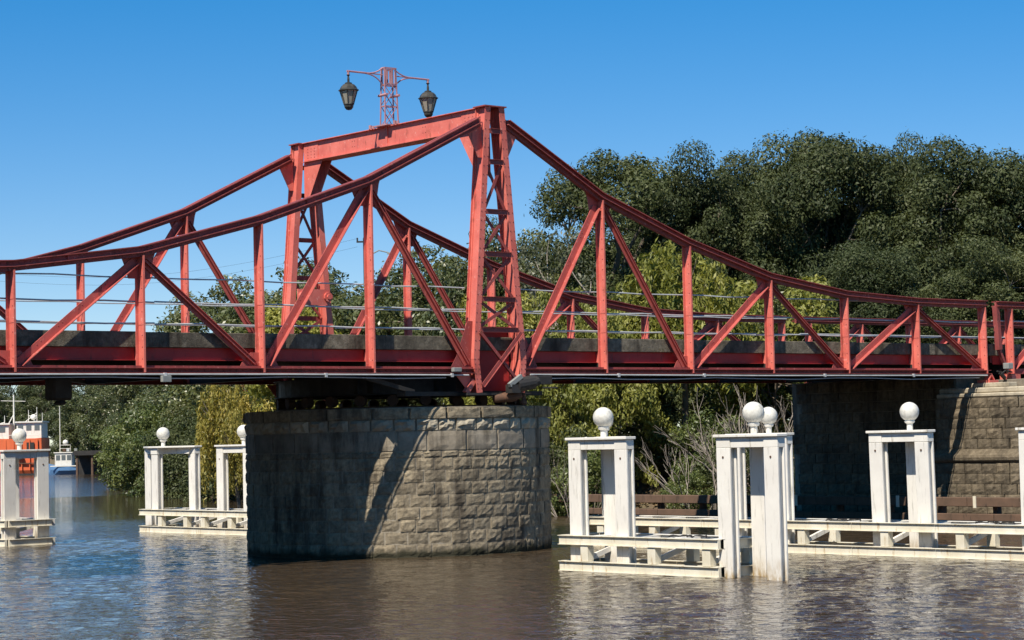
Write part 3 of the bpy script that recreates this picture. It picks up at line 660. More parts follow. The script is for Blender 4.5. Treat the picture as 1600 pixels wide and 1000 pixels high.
# roll moulding
path = stadium(1.60, Y0, Y1, 24); mm = MB()
for za, ra in ((1.70,1.53),(1.72,1.60),(1.78,1.665),(1.86,1.68),(1.93,1.655),(1.97,1.60),(2.02,1.56),(2.10,1.50)):
    mm.v += [(x,y,za) for x, y in stadium(ra, Y0, Y1, 24)]
npt = len(path)
for j in range(7):
    for i in range(npt): mm.f.append((j*npt+i, j*npt+(i+1)%npt, (j+1)*npt+(i+1)%npt, (j+1)*npt+i))
mm.f.append(tuple(7*npt+i for i in range(npt)))
mm.build('roll_moulding', M['brown'], rest)
def place_path(parent, me_list, r, z, h, w, off, jit, w0, h0, name):
    """stones along the upstream nose and the river face of the rest pier"""
    # parameter s: start on the far (land) side of the nose, run round it, then along the river face
    arc = math.pi*r; L = arc+(Y1-Y0); s = off*w
    while s < L-.1:
        ww = min(w*(1+rnd.uniform(-.25,.3)), L-s); m_ = s+ww/2; s += ww
        if m_ < arc:
            th = -m_/r; loc = (r*math.cos(th), Y0+r*math.sin(th), z); rz = th+math.pi/2
        else: loc = (-r, Y0+(m_-arc), z); rz = -math.pi/2
        link(name, rnd.choice(me_list), parent, loc, rz, (ww/w0*.97, 1+rnd.uniform(-jit,jit), h/h0))
p2 = stone_protos(7, .44, .28, .075, .02, M['brown'], 21)
z = -.1
for c in range(6): place_path(rest, p2, 1.535, z, .298, .5, rnd.random(), .15, .44, .28, 'stone'); z += .30
z = 2.10
for c in range(5): place_path(rest, p2, 1.405, z, .296, .5, rnd.random(), .15, .44, .28, 'stone'); z += .298
MB().prism(stadium(1.42,Y0,Y1), 3.60, 3.72).prism(stadium(1.28,Y0+.05,Y1), 3.721, 3.88).build('coping', M['pale'], rest, bevel=.03)
MB().box(-.95,-.55,-.95,.5,3.885,4.02).build('bearing_block', M['pale'], rest, bevel=.02)
MB().box(-.1,.9,-1.2,.6,3.885,4.12).build('bearing_block', M['smooth'], rest, bevel=.02)
MB().box(-.45,1.30,1.36,8.0,-2,4.255).build('back_wall', M['mortar'], rest)
for c in range(13):
    yy = 1.38+.25*(c % 2)
    while yy < 7.55:
        ww = rnd.uniform(.42,.72); link('stone', rnd.choice(p2), rest, (-.46,yy+ww/2,.1+c*.318), -math.pi/2, (ww/.44*.97,1,.312/.28)); yy += ww
abut = empty('abutment', 'stone abutment on the right bank behind the rest pier', 'abutment', (35.5,0,0))
MB().box(-.8,6,-.8,8.8,-1,4.25).build('wall', M['stone'], abut, bevel=.05)

# timber fender in front of the rest pier
tf = empty('timber_fender', 'brown weathered timber fender beams at the foot of the rest pier', 'fender', (16.55,0,0))
yb = -4.0
while yb < 15:
    L = 3.1; MB().box(-.13,.13,yb+.01,yb+L-.01,.50,.76).build('timber_beam', M['timber'], tf, bevel=.015); yb += L
yb = -5.2
while yb < 15:
    L = 3.4; MB().box(-.10,.16,yb+.01,yb+L-.01,.10,.30).build('timber_beam', M['timber'], tf, bevel=.015); yb += L
for k in range(10):
    yy = -3.6+k*1.95; MB().tube([(.30,yy,-1.8),(.30,yy+.02,.62)], [.13,.12], 8).build('timber_pile', M['timber'], tf)
for yy in (-1.2,1.6,5.6,7.4): MB().box(-.165,-.135,yy-.05,yy+.05,.47,.80).build('iron_strap', M['cream'], tf)

# ------------------------------------------------------------------ white fenders
def hbeam(mb, x, y, z0, z1, w=.36, d=.21, lean=(0,0)):
    """post: broad flanges face +-X, width along Y"""
    mb.rects((x,y,z0), (x+lean[0],y+lean[1],z1), [(-w/2,w/2,-d/2,-d/2+.045), (-w/2,w/2,d/2-.045,d/2), (-w/2+.06,w/2-.06,-d/2+.045,d/2-.045)], a=(0,1,0), up=(1,0,0)); return mb
def dolphin(x, y, rz, label, half=.80, depth=.78, lean=(0,0), zb=-1.5, dy=.3, gx_=.42, za=None):
    """three posts in a triangle under a cap that carries a globe; local -X is the broad front"""
    d = empty('globe_topped_dolphin', label, 'mooring post', (x,y,0), rz, 'white globe-topped fender posts')
    for lx_, ly_ in ((.105,-half),(.105,half),(depth,dy)):
        hbeam(MB(), lx_-lean[0], ly_-lean[1], zb if za is None or lx_ < .2 else za, 2.455, lean=(lean[0],lean[1])).build('post', M['leg'], d, bevel=.006)
    MB().box(.02,.19,-half+.182,half-.182,2.46,2.655).build('cross_beam', M['white'], d, bevel=.006)
    for s in (-1,1):
        MB().box(-.0,.21,s*half-.18,s*half+.18,2.458,2.655).build('head_block', M['white'], d, bevel=.006)
        MB().rects((.215,s*(half-.06),2.55),(depth-.19,dy+s*.10,2.55),[(-.07,.07,-.085,.10)]).build('cross_beam', M['white'], d)
    MB().box(depth-.17,depth+.12,dy-.19,dy+.19,2.458,2.655).build('head_block', M['white'], d, bevel=.006)
    MB().prism([(-.05,-half-.22),(.23,-half-.22),(depth+.18,dy-.24),(depth+.18,dy+.24),(.23,half+.22),(-.05,half+.22)], 2.657, 2.712).build('cap', M['white'], d, bevel=.008)
    MB().tube([(gx_,0,2.712),(gx_,0,2.93)], .065, 14).build('stem', M['white'], d, smooth=False)
    gl = MB(); n = 14
    gl.lathe([(.21*math.sin(math.pi*k/n)+1e-4, -.21*math.cos(math.pi*k/n)) for k in range(n+1)], (gx_,0,3.11), 24).build('globe', M['globe'], d, smooth=True)
    MB().lathe([(.07,2.855),(.10,2.865),(.115,2.905),(.10,2.93)], (gx_,0,0), 16).build('collar', M['white'], d)
    for ly_ in (-half,half): MB().tube([(-.012,ly_,2.28),(.02,ly_,2.28)], .022, 8).build('bolt', M['rust'], d)
    return d
dolphin(-3.5, -7.48, 0, 'white globe-topped dolphin on the near fender just right of the round pier', .70, dy=.40, gx_=.20)
dolphin(-3.5, -11.68, 0, 'white globe-topped dolphin standing nearest, alone in the water at the near fender end', .62, dy=.40, gx_=.22)
dolphin(3.5, -9.42, 0, 'leaning white globe-topped dolphin in front of the rest pier shadow', .64, .62, (-.10,-.02), dy=.05)
dolphin(3.5, -13.46, 0, 'white globe-topped dolphin cut off by the right edge of the picture', .66)
dolphin(3.5, -5.22, 0, 'white globe-topped dolphin hidden behind the nearest one, its globe showing beside it', .75)
dolphin(3.5, .42, 0, 'white globe-topped dolphin mostly hidden behind the one right of the round pier', .75)
dolphin(3.72, 20.75, math.pi, 'white globe-topped dolphin on the far fender left of the round pier, facing the shrubs', 1.35, .82, dy=.28, za=.705)
dolphin(3.5, 17.0, 0, 'white globe-topped dolphin half hidden behind the left side of the round pier', .75)
dolphin(-3.85, 16.28, math.pi/2, 'white globe-topped dolphin at the far left in front of the boats', .52, .9, dy=0)
def ibeam(mb, p0, p1, h, face):
    """horizontal beam: web plus thin projecting flanges"""
    mb.rects(p0, p1, [(-.035,.035,-h/2+.012,h/2-.012), (-.075,.075,-h/2,-h/2+.012), (-.075,.075,h/2-.012,h/2)], a=face); return mb
def fender(name_label, x, xi, ya, yb, struts, ends=True):
    """beams run along Y at x (outer) and xi (inner)"""
    f = empty('fender_frame', name_label, 'fender', (x,ya,0)); L = yb-ya; D = xi-x
    n = max(1, int(round(abs(L)/2.4)))
    for xx, mat_u, mat_l in ((0,M['cream'],M['cream']),(D,M['white'],M['cream'])):
        for k in range(n):
            a, b2 = L*k/n, L*(k+1)/n; e = .004*(1 if L > 0 else -1)
            ibeam(MB(), (xx,a+e,.63), (xx,b2-e,.63), .19, (1,0,0)).build('upper_beam', mat_u, f)
            ibeam(MB(), (xx,a+e,.10), (xx,b2-e,.10), .20, (1,0,0)).build('lower_beam', mat_l, f)
    for q in struts:
        yy = L*q
        MB().box(-.05,.12,yy-.11,yy+.11,.204,.53).build('strut', M['cream'], f, bevel=.006)
        MB().box(D-.12,D+.05,yy-.11,yy+.11,.204,.53).build('strut', M['cream'], f, bevel=.006)
        MB().rects((.12,yy+.1,.24),(D-.12,yy+.1,.50),[(-.04,.04,-.05,.05)],a=(0,1,0)).build('brace', M['white'], f)
    for k in range(n*2):
        yy = L*(k+.5)/(2*n)
        MB().box(.08,D-.08,yy-.16,yy+.16,.66,.70).build('deck_plank', M['white'], f)
    if ends:
        for yy in (0,L):
            ibeam(MB(), (.08,yy,.63), (D-.08,yy,.63), .188, (0,1,0)).build('end_beam', M['cream'], f)
            ibeam(MB(), (.08,yy,.10), (D-.08,yy,.10), .198, (0,1,0)).build('end_beam', M['cream'], f)
    return f
fender('near white fender frame low on the water right of the round pier', -3.58, -2.45, -6.38, -10.98, (.17,.60,.93))
fender('long white fender frame behind, running to the right edge of the picture', 3.40, 4.5, 1.2, -17.5, (.06,.16,.28,.42,.55,.66,.80,.92))
fender('white fender frame left of the round pier below the yellow willow', 2.72, 4.0, 21.25, 8.6, (.10,.22,.30,.42,.6,.8))
fender('short white fender frame end at the left edge below the boats', -4.55, -3.05, 16.2, 24.0, (.12,.4,.7))
def rope(name, label, pts, r=.014):
    o = MB().tube(pts, r, 5).build(name, M['black']); tag(o, label, 'rope'); return o
def coil(cx, cy, cz, r0, n=26, dx=.25):
    return [(cx+dx*math.sin(k*.55)*r0, cy+r0*(k/n-.5)*2.2+.05*math.sin(k*1.3), cz+.03*abs(math.sin(k*.9))) for k in range(n)]
rope('mooring_rope', 'slack dark mooring rope lying on the near fender', coil(-3.1,-9.6,.725,.5))
rope('mooring_rope', 'dark rope heap on the long fender left of the leaning dolphin', coil(3.9,-7.4,.725,.5))
rope('mooring_rope', 'dark rope heap on the long fender right of the leaning dolphin', coil(3.9,-11.6,.725,.5))
#VEG#
# ------------------------------------------------------------------ vegetation
def leaf_mesh(name, pos, nrm, lng, size, tint, mat, aspect=.45):
    """diamond leaves at pos, facing nrm, long axis near lng"""
    n = len(pos); nrm = nrm/np.linalg.norm(nrm, axis=1, keepdims=True)
    a = lng-np.sum(lng*nrm, axis=1, keepdims=True)*nrm; a /= np.linalg.norm(a, axis=1, keepdims=True)+1e-9
    b = np.cross(nrm, a); s = size[:,None]
    v = np.stack([pos-a*s*.5, pos+b*s*aspect*.5+a*s*.06+nrm*s*.05, pos+a*s*.5, pos-b*s*aspect*.5+a*s*.06+nrm*s*.05], axis=1).reshape(-1,3)
    me = bpy.data.meshes.new(name); me.vertices.add(4*n); me.vertices.foreach_set('co', v.astype(np.float32).ravel())
    me.loops.add(4*n); me.loops.foreach_set('vertex_index', np.arange(4*n, dtype=np.int32))
    me.polygons.add(n); me.polygons.foreach_set('loop_start', np.arange(0,4*n,4,dtype=np.int32))
    me.update(calc_edges=True)
    at = me.attributes.new('tint', 'FLOAT', 'FACE'); at.data.foreach_set('value', tint.astype(np.float32))
    me.materials.append(mat); return me
def unit(n): 
    v = NR.normal(size=(n,3)); return v/np.linalg.norm(v, axis=1, keepdims=True)
def clump_leaves(clumps, per, leaf, up=.35, inner=.5):
    P_, N_, L_, S_, T_ = [], [], [], [], []
    for c, r, tint in clumps:
        n = int(per*r*r); d = unit(n); rad = r*(inner+(1-inner)*NR.random(n)**.6)*(1+.14*np.clip(NR.normal(size=n),-2,2)*(NR.random(n) < .3))
        p = d*rad[:,None]; p[:,2] *= .72; p += np.array(c)
        P_.append(p); N_.append(d*.85+unit(n)*.8+np.array([0,0,up])); L_.append(unit(n)+np.array([0,0,-.4])); S_.append(leaf*(.6+.8*NR.random(n)))
        T_.append(np.clip(tint+NR.normal(size=n)*.2, 0, 1))
    return tuple(np.concatenate(q) for q in (P_,N_,L_,S_,T_))
def limb(mb, p0, p1, r0, r1, bend, n=5, seg=5):
    p0 = Vector(p0); p1 = Vector(p1); L = (p1-p0).length
    off = Vector((rnd.uniform(-1,1), rnd.uniform(-1,1), rnd.uniform(-.3,.8)))*bend*L
    pts = []; rr = []
    for k in range(n+1):
        t = k/n; pts.append(p0.lerp(p1, t)+off*math.sin(math.pi*t)*.5+Vector((rnd.uniform(-1,1),rnd.uniform(-1,1),rnd.uniform(-1,1)))*.02*L*(0 < k < n)); rr.append(r0+(r1-r0)*t)
    mb.tube(pts, rr, seg, cap=False); return pts
def make_crown(h, w, base, nc, rr, seed, top=.62, hollow=.35):
    """clump centres filling a domed envelope"""
    r = random.Random(seed); out = []; hc = h-base
    while len(out) < nc:
        x, y, z = r.uniform(-1,1), r.uniform(-1,1), r.uniform(0,1)
        lim = math.sqrt(max(0, 1-abs((z-.42)/(.58 if z > .42 else .55))**2.7)); q = math.hypot(x,y)
        if q > lim or (q < lim*hollow and z < .75): continue
        rad = r.uniform(*rr)
        out.append(((x*w/2*.86, y*w/2*.86, base+z*hc*.93), rad, r.uniform(.15,.75)))
    return out
def tree_proto(name, h, w, base, nc, rr, per, leaf, mat, seed, bark='bark', lean=.4, tr=.22, nlimb=26, inner=.45):
    """returns (trunk mesh, crown mesh)"""
    cl = make_crown(h, w, base, nc, rr, seed); rnd.seed(seed)
    mb = MB(); fork = Vector((rnd.uniform(-lean,lean), rnd.uniform(-lean,lean), base*.75+.25*h))
    tp = limb(mb, (0,0,-.4), fork, tr, tr*.62, .08, 6, 8)
    mains = []
    for k in range(5):
        w_ = 2*math.pi*k/5+rnd.uniform(-.4,.4)
        e = Vector((math.cos(w_)*w*.24, math.sin(w_)*w*.24, base+(h-base)*rnd.uniform(.40,.66)))
        mains.append(limb(mb, tp[rnd.choice((4,5,6))], e, tr*.5, tr*.2, .2, 5, 6))
    for c, r, t in cl[:nlimb*2]:
        best = min((p for l in mains for p in l[2:]), key=lambda p: (p-Vector(c)).length+max(0, p.z-c[2])*1.5)
        limb(mb, best, Vector(c)*.96, tr*.16, .012, .22, 4, 4)
    return mb.mesh(name+'_trunk', M[bark], fix=False, smooth=True), leaf_mesh(name+'_crown', *clump_leaves(cl, per, leaf, inner=inner), mat)
def strand_proto(name, h, w, base, ns, per, leaf, mat, seed, droop=(.6,1.9)):
    """weeping crown: leaves hung along drooping strands"""
    r = np.random.default_rng(seed); rnd.seed(seed); P_, N_, L_, S_, T_ = [], [], [], [], []
    mb = MB(); tp = limb(mb, (0,0,-.4), (rnd.uniform(-.3,.3),rnd.uniform(-.3,.3),h*.62), .16, .08, .1, 6, 7)
    for k in range(ns):
        th = r.uniform(0,2*math.pi); q = math.sqrt(r.random()); zt = h*(.40+.60*math.sqrt(max(0,1-q*q*.92)))*r.uniform(.45,1.0)**.6
        c = np.array([math.cos(th)*q*w/2*.9, math.sin(th)*q*w/2*.9, zt]); L = r.uniform(*droop); L = min(L, max(.4, zt-base))
        outd = np.array([math.cos(th), math.sin(th), 0])*r.uniform(.1,.55); tint = r.uniform(.1,.9)
        n = int(per*L); t = r.random(n); p = c+outd*(t*(1.6-t))[:,None]*.8*L*.5+np.array([0,0,-1.0])*(L*t**1.35)[:,None]+r.normal(size=(n,3))*.07
        P_.append(p); N_.append(r.normal(size=(n,3))+np.array([0,0,.2])); L_.append(np.array([0,0,-1.0])+r.normal(size=(n,3))*.45+outd); S_.append(leaf*(.6+.8*r.random(n))); T_.append(np.clip(tint+r.normal(size=n)*.18,0,1))
        if k % 12 == 0: limb(mb, tp[-1-rnd.randrange(3)], c, .045, .012, .2, 4, 4)
    return mb.mesh(name+'_trunk', M['bark'], fix=False, smooth=True), leaf_mesh(name+'_crown', *(np.concatenate(q) for q in (P_,N_,L_,S_,T_)), mat, .3)
def bare_proto(name, h, w, seed, mat='palebark', stems=5):
    rnd.seed(seed); mb = MB()
    def grow(p, d, L, r, lev):
        e = p+d*L; pts = limb(mb, p, e, r, r*.6, .14, 4, 4 if lev else 5)
        if lev >= 3: return
        for k in range(rnd.choice((2,3,3,4))):
            q = pts[rnd.choice((2,3,4,4))]; nd = (d+Vector((rnd.uniform(-1,1),rnd.uniform(-1,1),rnd.uniform(-.25,.8)))*.62).normalized()
            grow(Vector(q), nd, L*rnd.uniform(.5,.78), r*.52, lev+1)
    for k in range(stems):
        a = 2*math.pi*k/stems+rnd.uniform(-.5,.5); grow(Vector((math.cos(a)*.15,math.sin(a)*.15,-.2)), Vector((math.cos(a)*w/h*.55,math.sin(a)*w/h*.55,1)).normalized(), h*.42, .055, 0)
    return mb.mesh(name, M[mat], fix=False)
def at(px, d):
    """ground point seen at picture column px, d metres from the camera"""
    x = (px-800)/F_PX; v = fwd+rgt*x; v = Vector((v.x,v.y,0)).normalized(); return EYE.x+v.x*d, EYE.y+v.y*d
def hz(px): return 701.5-.0233*px
def top_of(proto): return float(np.percentile(np.array([v.co.z for v in proto[1].vertices]), 99.7))
def grow_to(proto_h, px, d, ytop):
    """height scale that lifts a crown to picture row ytop"""
    g = max(gz(*at(px,d)), -.2); return (EYE.z+(hz(px)-ytop)*d/F_PX-g)/proto_h
def plant(name, proto, xy, sc, label, cat, group, rz=None, z=None, parts=('trunk','crown')):
    x, y = xy; zz_ = gz(x,y) if z is None else z
    o = empty(name, label, cat, (x,y,max(zz_,-.2)), rnd.uniform(0,6.28) if rz is None else rz, group)
    o.scale = (sc[0],sc[0],sc[1])
    for nm, me in zip(parts, proto): link(nm, me, o)
    return o
EV = [tree_proto('evergreen', 13.2, 8.4, 2.8, 120, (.6,1.35), 800, .17, M['leaf_dark'], 31+k) for k in range(3)]
EV.append(tree_proto('evergreen', 12.8, 8.0, 5.0, 68, (.6,1.15), 760, .165, M['leaf_dark'], 44, lean=.9, tr=.26, nlimb=40))
MD = [tree_proto('broadleaf', 8.6, 6.0, 1.2, 70, (.5,1.05), 620, .18, M['leaf_mid'], 51+k) for k in range(2)]
GR = tree_proto('sparse', 9.0, 5.0, 2.0, 34, (.5,.9), 210, .18, M['leaf_grey'], 61, 'palebark', nlimb=30)
BU = [tree_proto('bush', 4.4, 5.0, .05, 46, (.45,.9), 480, .18, M['leaf_bush'], 71+k, tr=.08, nlimb=12) for k in range(2)]
DK = tree_proto('dark_bush', 4.2, 4.6, .05, 46, (.45,.9), 440, .18, M['leaf_dark'], 75, tr=.08, nlimb=14)
RU = tree_proto('russet', 5.6, 4.2, 1.6, 30, (.45,.85), 380, .2, M['leaf_rust'], 81)
WI = [strand_proto('willow', 8.0, 6.2, 2.6, 520, 34, .26, M['leaf_willow'], 91+k) for k in range(2)]
WI[1] = tree_proto('bamboo', 7.6, 6.0, .8, 74, (.45,.95), 520, .2, M['leaf_willow'], 93, tr=.10)
GO = strand_proto('golden_willow', 5.2, 3.4, .2, 170, 36, .20, M['leaf_yellow'], 95, (.7,2.6))
BA = [bare_proto('bare', 4.6, 4.2, 101+k) for k in range(2)]
TW = bare_proto('twigs', 2.0, 3.2, 107, 'bark', 9)
G1 = 'dark evergreen trees behind the bridge'
for px, d, pr, s, h, lab in [
    (955, 100, 3, 1.06, 238, 'open-crowned evergreen tree with sky gaps, leftmost of the tall dark trees'),
    (1085, 102, 0, .82, 243, 'dark evergreen tree second from the left among the tall trees'),
    (1180, 106, 1, .82, 250, 'dark evergreen tree left of the tallest crown'),
    (1292, 100, 2, .92, 212, 'tallest dark evergreen tree with rounded crown right of centre'),
    (1412, 104, 0, .66, 226, 'narrow dark evergreen tree between the tallest tree and the broad right one'),
    (1508, 99, 1, .92, 233, 'broad dark evergreen tree above the right end of the swing span'),
    (1625, 100, 2, .85, 262, 'dark evergreen tree cut by the right edge of the picture'),
    (1010, 112, 1, .9, 330, 'shorter dark evergreen tree seen through the gaps of the leftmost tall one'),
    (1240, 116, 0, 1.1, 285, 'dark evergreen tree filling the gap behind the tallest crown'),
    (1460, 116, 2, 1.15, 275, 'dark evergreen tree filling the gap behind the broad right one'),
    (1350, 90, 1, .72, 385, 'lower dark evergreen tree just above the right half of the truss'),
    (1560, 88, 0, .72, 390, 'lower dark evergreen tree above the approach span')]:
    plant('evergreen_tree', EV[pr], at(px,d), (s,grow_to(top_of(EV[pr]),px,d,h)), lab, 'tree', G1)
G2 = 'broadleaf trees behind the deck'
for px, d, pr, s, h, lab in [
    (352, 130, MD[0], 1.45, 440, 'green tree at the left end of the tree line above the deck'),
    (428, 124, MD[1], 1.5, 416, 'green tree left of the downstream tower above the deck'),
    (515, 116, MD[0], 1.5, 418, 'green tree right of the downstream tower above the deck'),
    (602, 110, MD[1], 1.45, 426, 'dense green tree behind the downstream truss post'),
    (690, 107, MD[0], 1.4, 392, 'dense green tree left of the upstream tower'),
    (652, 124, GR, 1.0, 385, 'feathery grey tree rising behind the dense green ones'),
    (748, 102, MD[1], .92, 352, 'green tree seen through the upstream tower lattice'),
    (822, 101, MD[0], .95, 366, 'green tree just right of the upstream tower'),
    (880, 94, GR, .95, 352, 'sparse greyish tree with bare twigs below the leftmost tall evergreen'),
    (930, 98, MD[1], 1.0, 400, 'green tree under the leftmost tall evergreen')]:
    plant('broadleaf_tree', pr, at(px,d), (s,grow_to(top_of(pr),px,d,h)), lab, 'tree', G2)
G3 = 'yellow-green trees on the right bank'
for px, d, pr, s, h, lab in [
    (1058, 82, WI[0], 1.0, 386, 'large yellow-green weeping tree behind the right half of the truss'),
    (965, 80, WI[1], .62, 480, 'yellow-green bushy tree left of the large one, low over the bank'),
    (880, 83, WI[1], .60, 455, 'yellow-green bushy tree just right of the round pier'),
    (1215, 84, WI[1], .85, 440, 'yellow-green bushy tree behind the tall truss post right of the large one'),
    (455, 106, WI[1], .95, 478, 'yellow-green bushy tree low behind the deck near the downstream tower'),
    (780, 92, WI[1], .75, 462, 'yellow-green bushy tree seen low through the upstream tower'),
    (348, 104, GO, .85, 590, 'golden weeping tree under the deck left of the round pier')]:
    plant('bushy_tree' if pr is WI[1] else 'weeping_tree', pr, at(px,d), (s,grow_to(top_of(pr),px,d,h)), lab, 'tree', G3)
plant('weeping_tree', GO, at(370,91), (.55,.80), 'golden weeping tree trailing to the water beside the round pier', 'tree', G3, z=.1)
plant('weeping_tree', GO, at(395,104), (.9,.95), 'golden weeping tree over the top left of the round pier', 'tree', G3)
G4 = 'shrubs on the left shore'
for px, d, pr, s, h, lab, z in [
    (205, 126, BU[0], .86, .90, 'bright green shrub overhanging the water at its leftmost tip', .1),
    (248, 122, BU[1], .95, 1.0, 'bright green shrub behind the globe left of the pier', .1),
    (290, 116, DK, 1.0, 1.10, 'dark shrub behind the white dolphin left of the pier', .1),
    (330, 108, DK, .9, .95, 'dark shrub near the golden weeping tree', .1),
    (255, 134, BU[0], 1.15, 1.38, 'tall green shrub rising behind the shore shrubs', None),
    (310, 126, MD[0], .85, .62, 'bushy green tree behind the dark shore shrubs', None),
    (222, 146, BU[1], 1.2, 1.30, 'olive shrub between the shore shrubs and the jetty', None),
    (172, 252, BU[0], 1.0, .9, 'low green shrub at the shore right of the jetty', None),
    (142, 275, BU[1], 1.3, 1.0, 'olive shrub on the shore under the jetty end', None),
    (186, 238, BU[1], 1.3, 1.2, 'green shrub on the shore behind the reeds', None),
    (400, 112, MD[1], .8, .60, 'green shrub seen between deck and pier top', None)]:
    plant('shore_shrub', pr, at(px,d), (s,h), lab, 'shrub', G4, z=z)
plant('russet_tree', RU, at(252,146), (.95,.92), 'small russet-leaved tree under the deck behind the green shrubs', 'tree', None)
plant('russet_tree', RU, at(418,118), (.9,.85), 'small russet-leaved tree seen over the left edge of the pier top', 'tree', None)
G5 = 'shrubs on the right bank'
for px, d, pr, s, h, lab, z in [
    (868, 78, DK, .7, .80, 'dark shrub at the right edge of the round pier', None),
    (905, 77, BU[0], .62, .62, 'green shrub behind the left post of the near dolphin', None),
    (1000, 82, DK, .8, .75, 'dark shrub on the bank between the two near dolphins', None),
    (1110, 80, BU[1], .75, .66, 'green shrub behind the bare pale branches', None),
    (1170, 77, DK, .8, .72, 'dark shrub left of the rest pier shadow', None),
    (1065, 76, BU[0], .40, .42, 'low green shrub on the leaf-strewn bank', None),
    (930, 86, DK, .9, 1.05, 'dark shrub deep behind the near left dolphin', None),
    (1140, 88, DK, 1.0, 1.1, 'dark shrub deep behind the nearest dolphin', None)]:
    plant('bank_shrub', pr, at(px,d), (s,h), lab, 'shrub', G5, z=z)
for px, d, s, h, lab in [(330,140,1.5,.85,'green tree low behind the left end of the tree line above the deck'),(400,132,1.4,.8,'green tree low between the left trees above the deck'),(470,128,1.4,.85,'green tree low just left behind the downstream tower'),(560,120,1.4,.85,'green tree low just right behind the downstream tower'),(650,116,1.4,.95,'green tree low between the dense green trees behind the truss'),(725,112,1.3,1.0,'green tree low left behind the upstream tower'),(790,110,1.3,1.0,'green tree low right behind the upstream tower'),(900,104,1.2,.9,'broad green tree low behind the willow right of the round pier'),(985,98,1.1,.75,'green tree low behind the left yellow-green tree'),(1075,96,1.2,.8,'green tree low behind the large weeping tree'),(1150,94,1.15,.75,'green tree low behind the pale bare branches'),(1215,92,1.0,.72,'green tree low behind the top corner of the rest pier'),(840,106,1.1,.8,'green tree low behind the right edge of the round pier top'),(1245,86,.8,.62,'green tree low beside the shaded flank of the rest pier'),(1190,100,1.3,.9,'green tree farther back behind the pale bare branches'),(1040,104,1.3,.8,'green tree farther back behind the large weeping tree')]:
    plant('bank_tree', MD[int(px)%2], at(px,d), (s,h), lab, 'tree', 'green trees low on the right bank')
G6 = 'leafless shrubs on the right bank'
for px, d, me, s, h, lab in [
    (1092, 75.5, BA[0], .85, .95, 'leafless shrub with pale branches left of the nearest dolphin'),
    (1150, 76.5, BA[1], .95, 1.05, 'leafless shrub with pale branches behind the nearest dolphin globe'),
    (1195, 78, BA[0], .95, 1.05, 'leafless shrub with pale branches next to the rest pier'),
    (1045, 74.5, TW, .9, .8, 'low brown tangle of twigs on the bank near the water'),
    (1000, 75, TW, .7, .6, 'small brown tangle of twigs beside the near left dolphin'),
    (1100, 74, TW, .8, .6, 'brown tangle of twigs at the water edge left of the nearest dolphin'),
    (893, 76, BA[1], .7, .9, 'leafless shrub with leaning branch beside the round pier')]:
    o = link('bare_shrub', me, None, (*at(px,d), gz(*at(px,d))-.05), rnd.uniform(0,6.28), (s,s,h)); tag(o, lab, 'shrub', G6)
# far wood behind the boats
G7 = 'trees on the far shore'
far = [(-60,296,.95,1.25,0),(10,300,.8,.9,1),(62,292,.9,1.05,0),(105,262,.9,.92,1),(140,246,1.0,1.02,0),(175,226,.95,1.0,1),(120,300,1.2,1.3,1),(200,250,1.2,1.25,0),(40,330,1.3,1.3,1),(205,215,.8,.75,1),(232,200,1.1,1.15,0),(280,190,1.15,1.2,1),(340,190,1.1,1.2,0),(410,180,1.1,1.1,1)]
names = ['far tree at the left edge behind the orange boat', 'far tree behind the orange boat wheelhouse', 'far tree just right of the orange boat mast', 'far tree behind the small blue boat', 'far tree behind the jetty', 'far tree right of the jetty', 'tall far tree behind the black box under the deck', 'tall far tree above the jetty end', 'tall far tree behind the tall ship mast', 'low tree at the shore beside the jetty', 'tree behind the russet one', 'tree far behind the shrubs left of the pier', 'tree far behind the golden weeping tree', 'tree far behind the left edge of the pier']
for (px,d,s,h,k), lab in zip(far, names): plant('far_tree', [MD[0],MD[1]][k], at(px,d), (s*1.25,h*1.15), lab, 'tree', G7)
# a wood added out of view on the left bank to block low skylight
wc = []
for k in range(46):
    t = k/45; cx_ = -46-16*t+rnd.uniform(-5,5); cy_ = -26+95*t+rnd.uniform(-4,4)
    for q in range(5): wc.append(((cx_+rnd.uniform(-2.5,2.5), cy_+rnd.uniform(-2.5,2.5), rnd.uniform(2.5,11.5)), rnd.uniform(1.8,2.8), rnd.uniform(.2,.8)))
o = link('sky_blocking_wood', leaf_mesh('sky_blocking_wood', *clump_leaves(wc, 55, .8), M['leaf_mid'])); o['kind'] = 'stuff'
# reeds, leaf litter
n = 700; bx_, by_ = at(152,258); q = NR.random((n,2)); rp = np.stack([bx_-2.2+4.4*q[:,0], by_-2.2+4.4*q[:,1], np.full(n,.1)], 1)
rp[:,2] = np.maximum(height(rp[:,0],rp[:,1]),0)+.55
o = link('reeds', leaf_mesh('reeds', rp, np.c_[NR.normal(size=(n,2)), np.zeros(n)], np.c_[NR.normal(size=(n,2))*.2, np.ones(n)], 1.6+.9*NR.random(n), NR.random(n), M['reed'], .08)); o['kind'] = 'stuff'
o['label'] = 'pale yellow reeds at the shore by the jetty'; o['category'] = 'reeds'
n = 26000; q = NR.random((n,2)); lp = np.stack([19+16*q[:,0], 9+26*q[:,1], np.zeros(n)], 1); lp[:,2] = height(lp[:,0],lp[:,1])+.03; lp = lp[lp[:,2] > .1]; n = len(lp)
nn = NR.normal(size=(n,3))*.5+np.array([0,0,1.0])
o = link('leaf_litter', leaf_mesh('leaf_litter', lp+np.c_[np.zeros((n,2)), .06*NR.random(n)], nn, NR.normal(size=(n,3)), .10+.12*NR.random(n), NR.random(n), M['litter'], .6)); o['kind'] = 'stuff'
o['label'] = 'dry fallen leaves covering the right bank'; o['category'] = 'leaves'
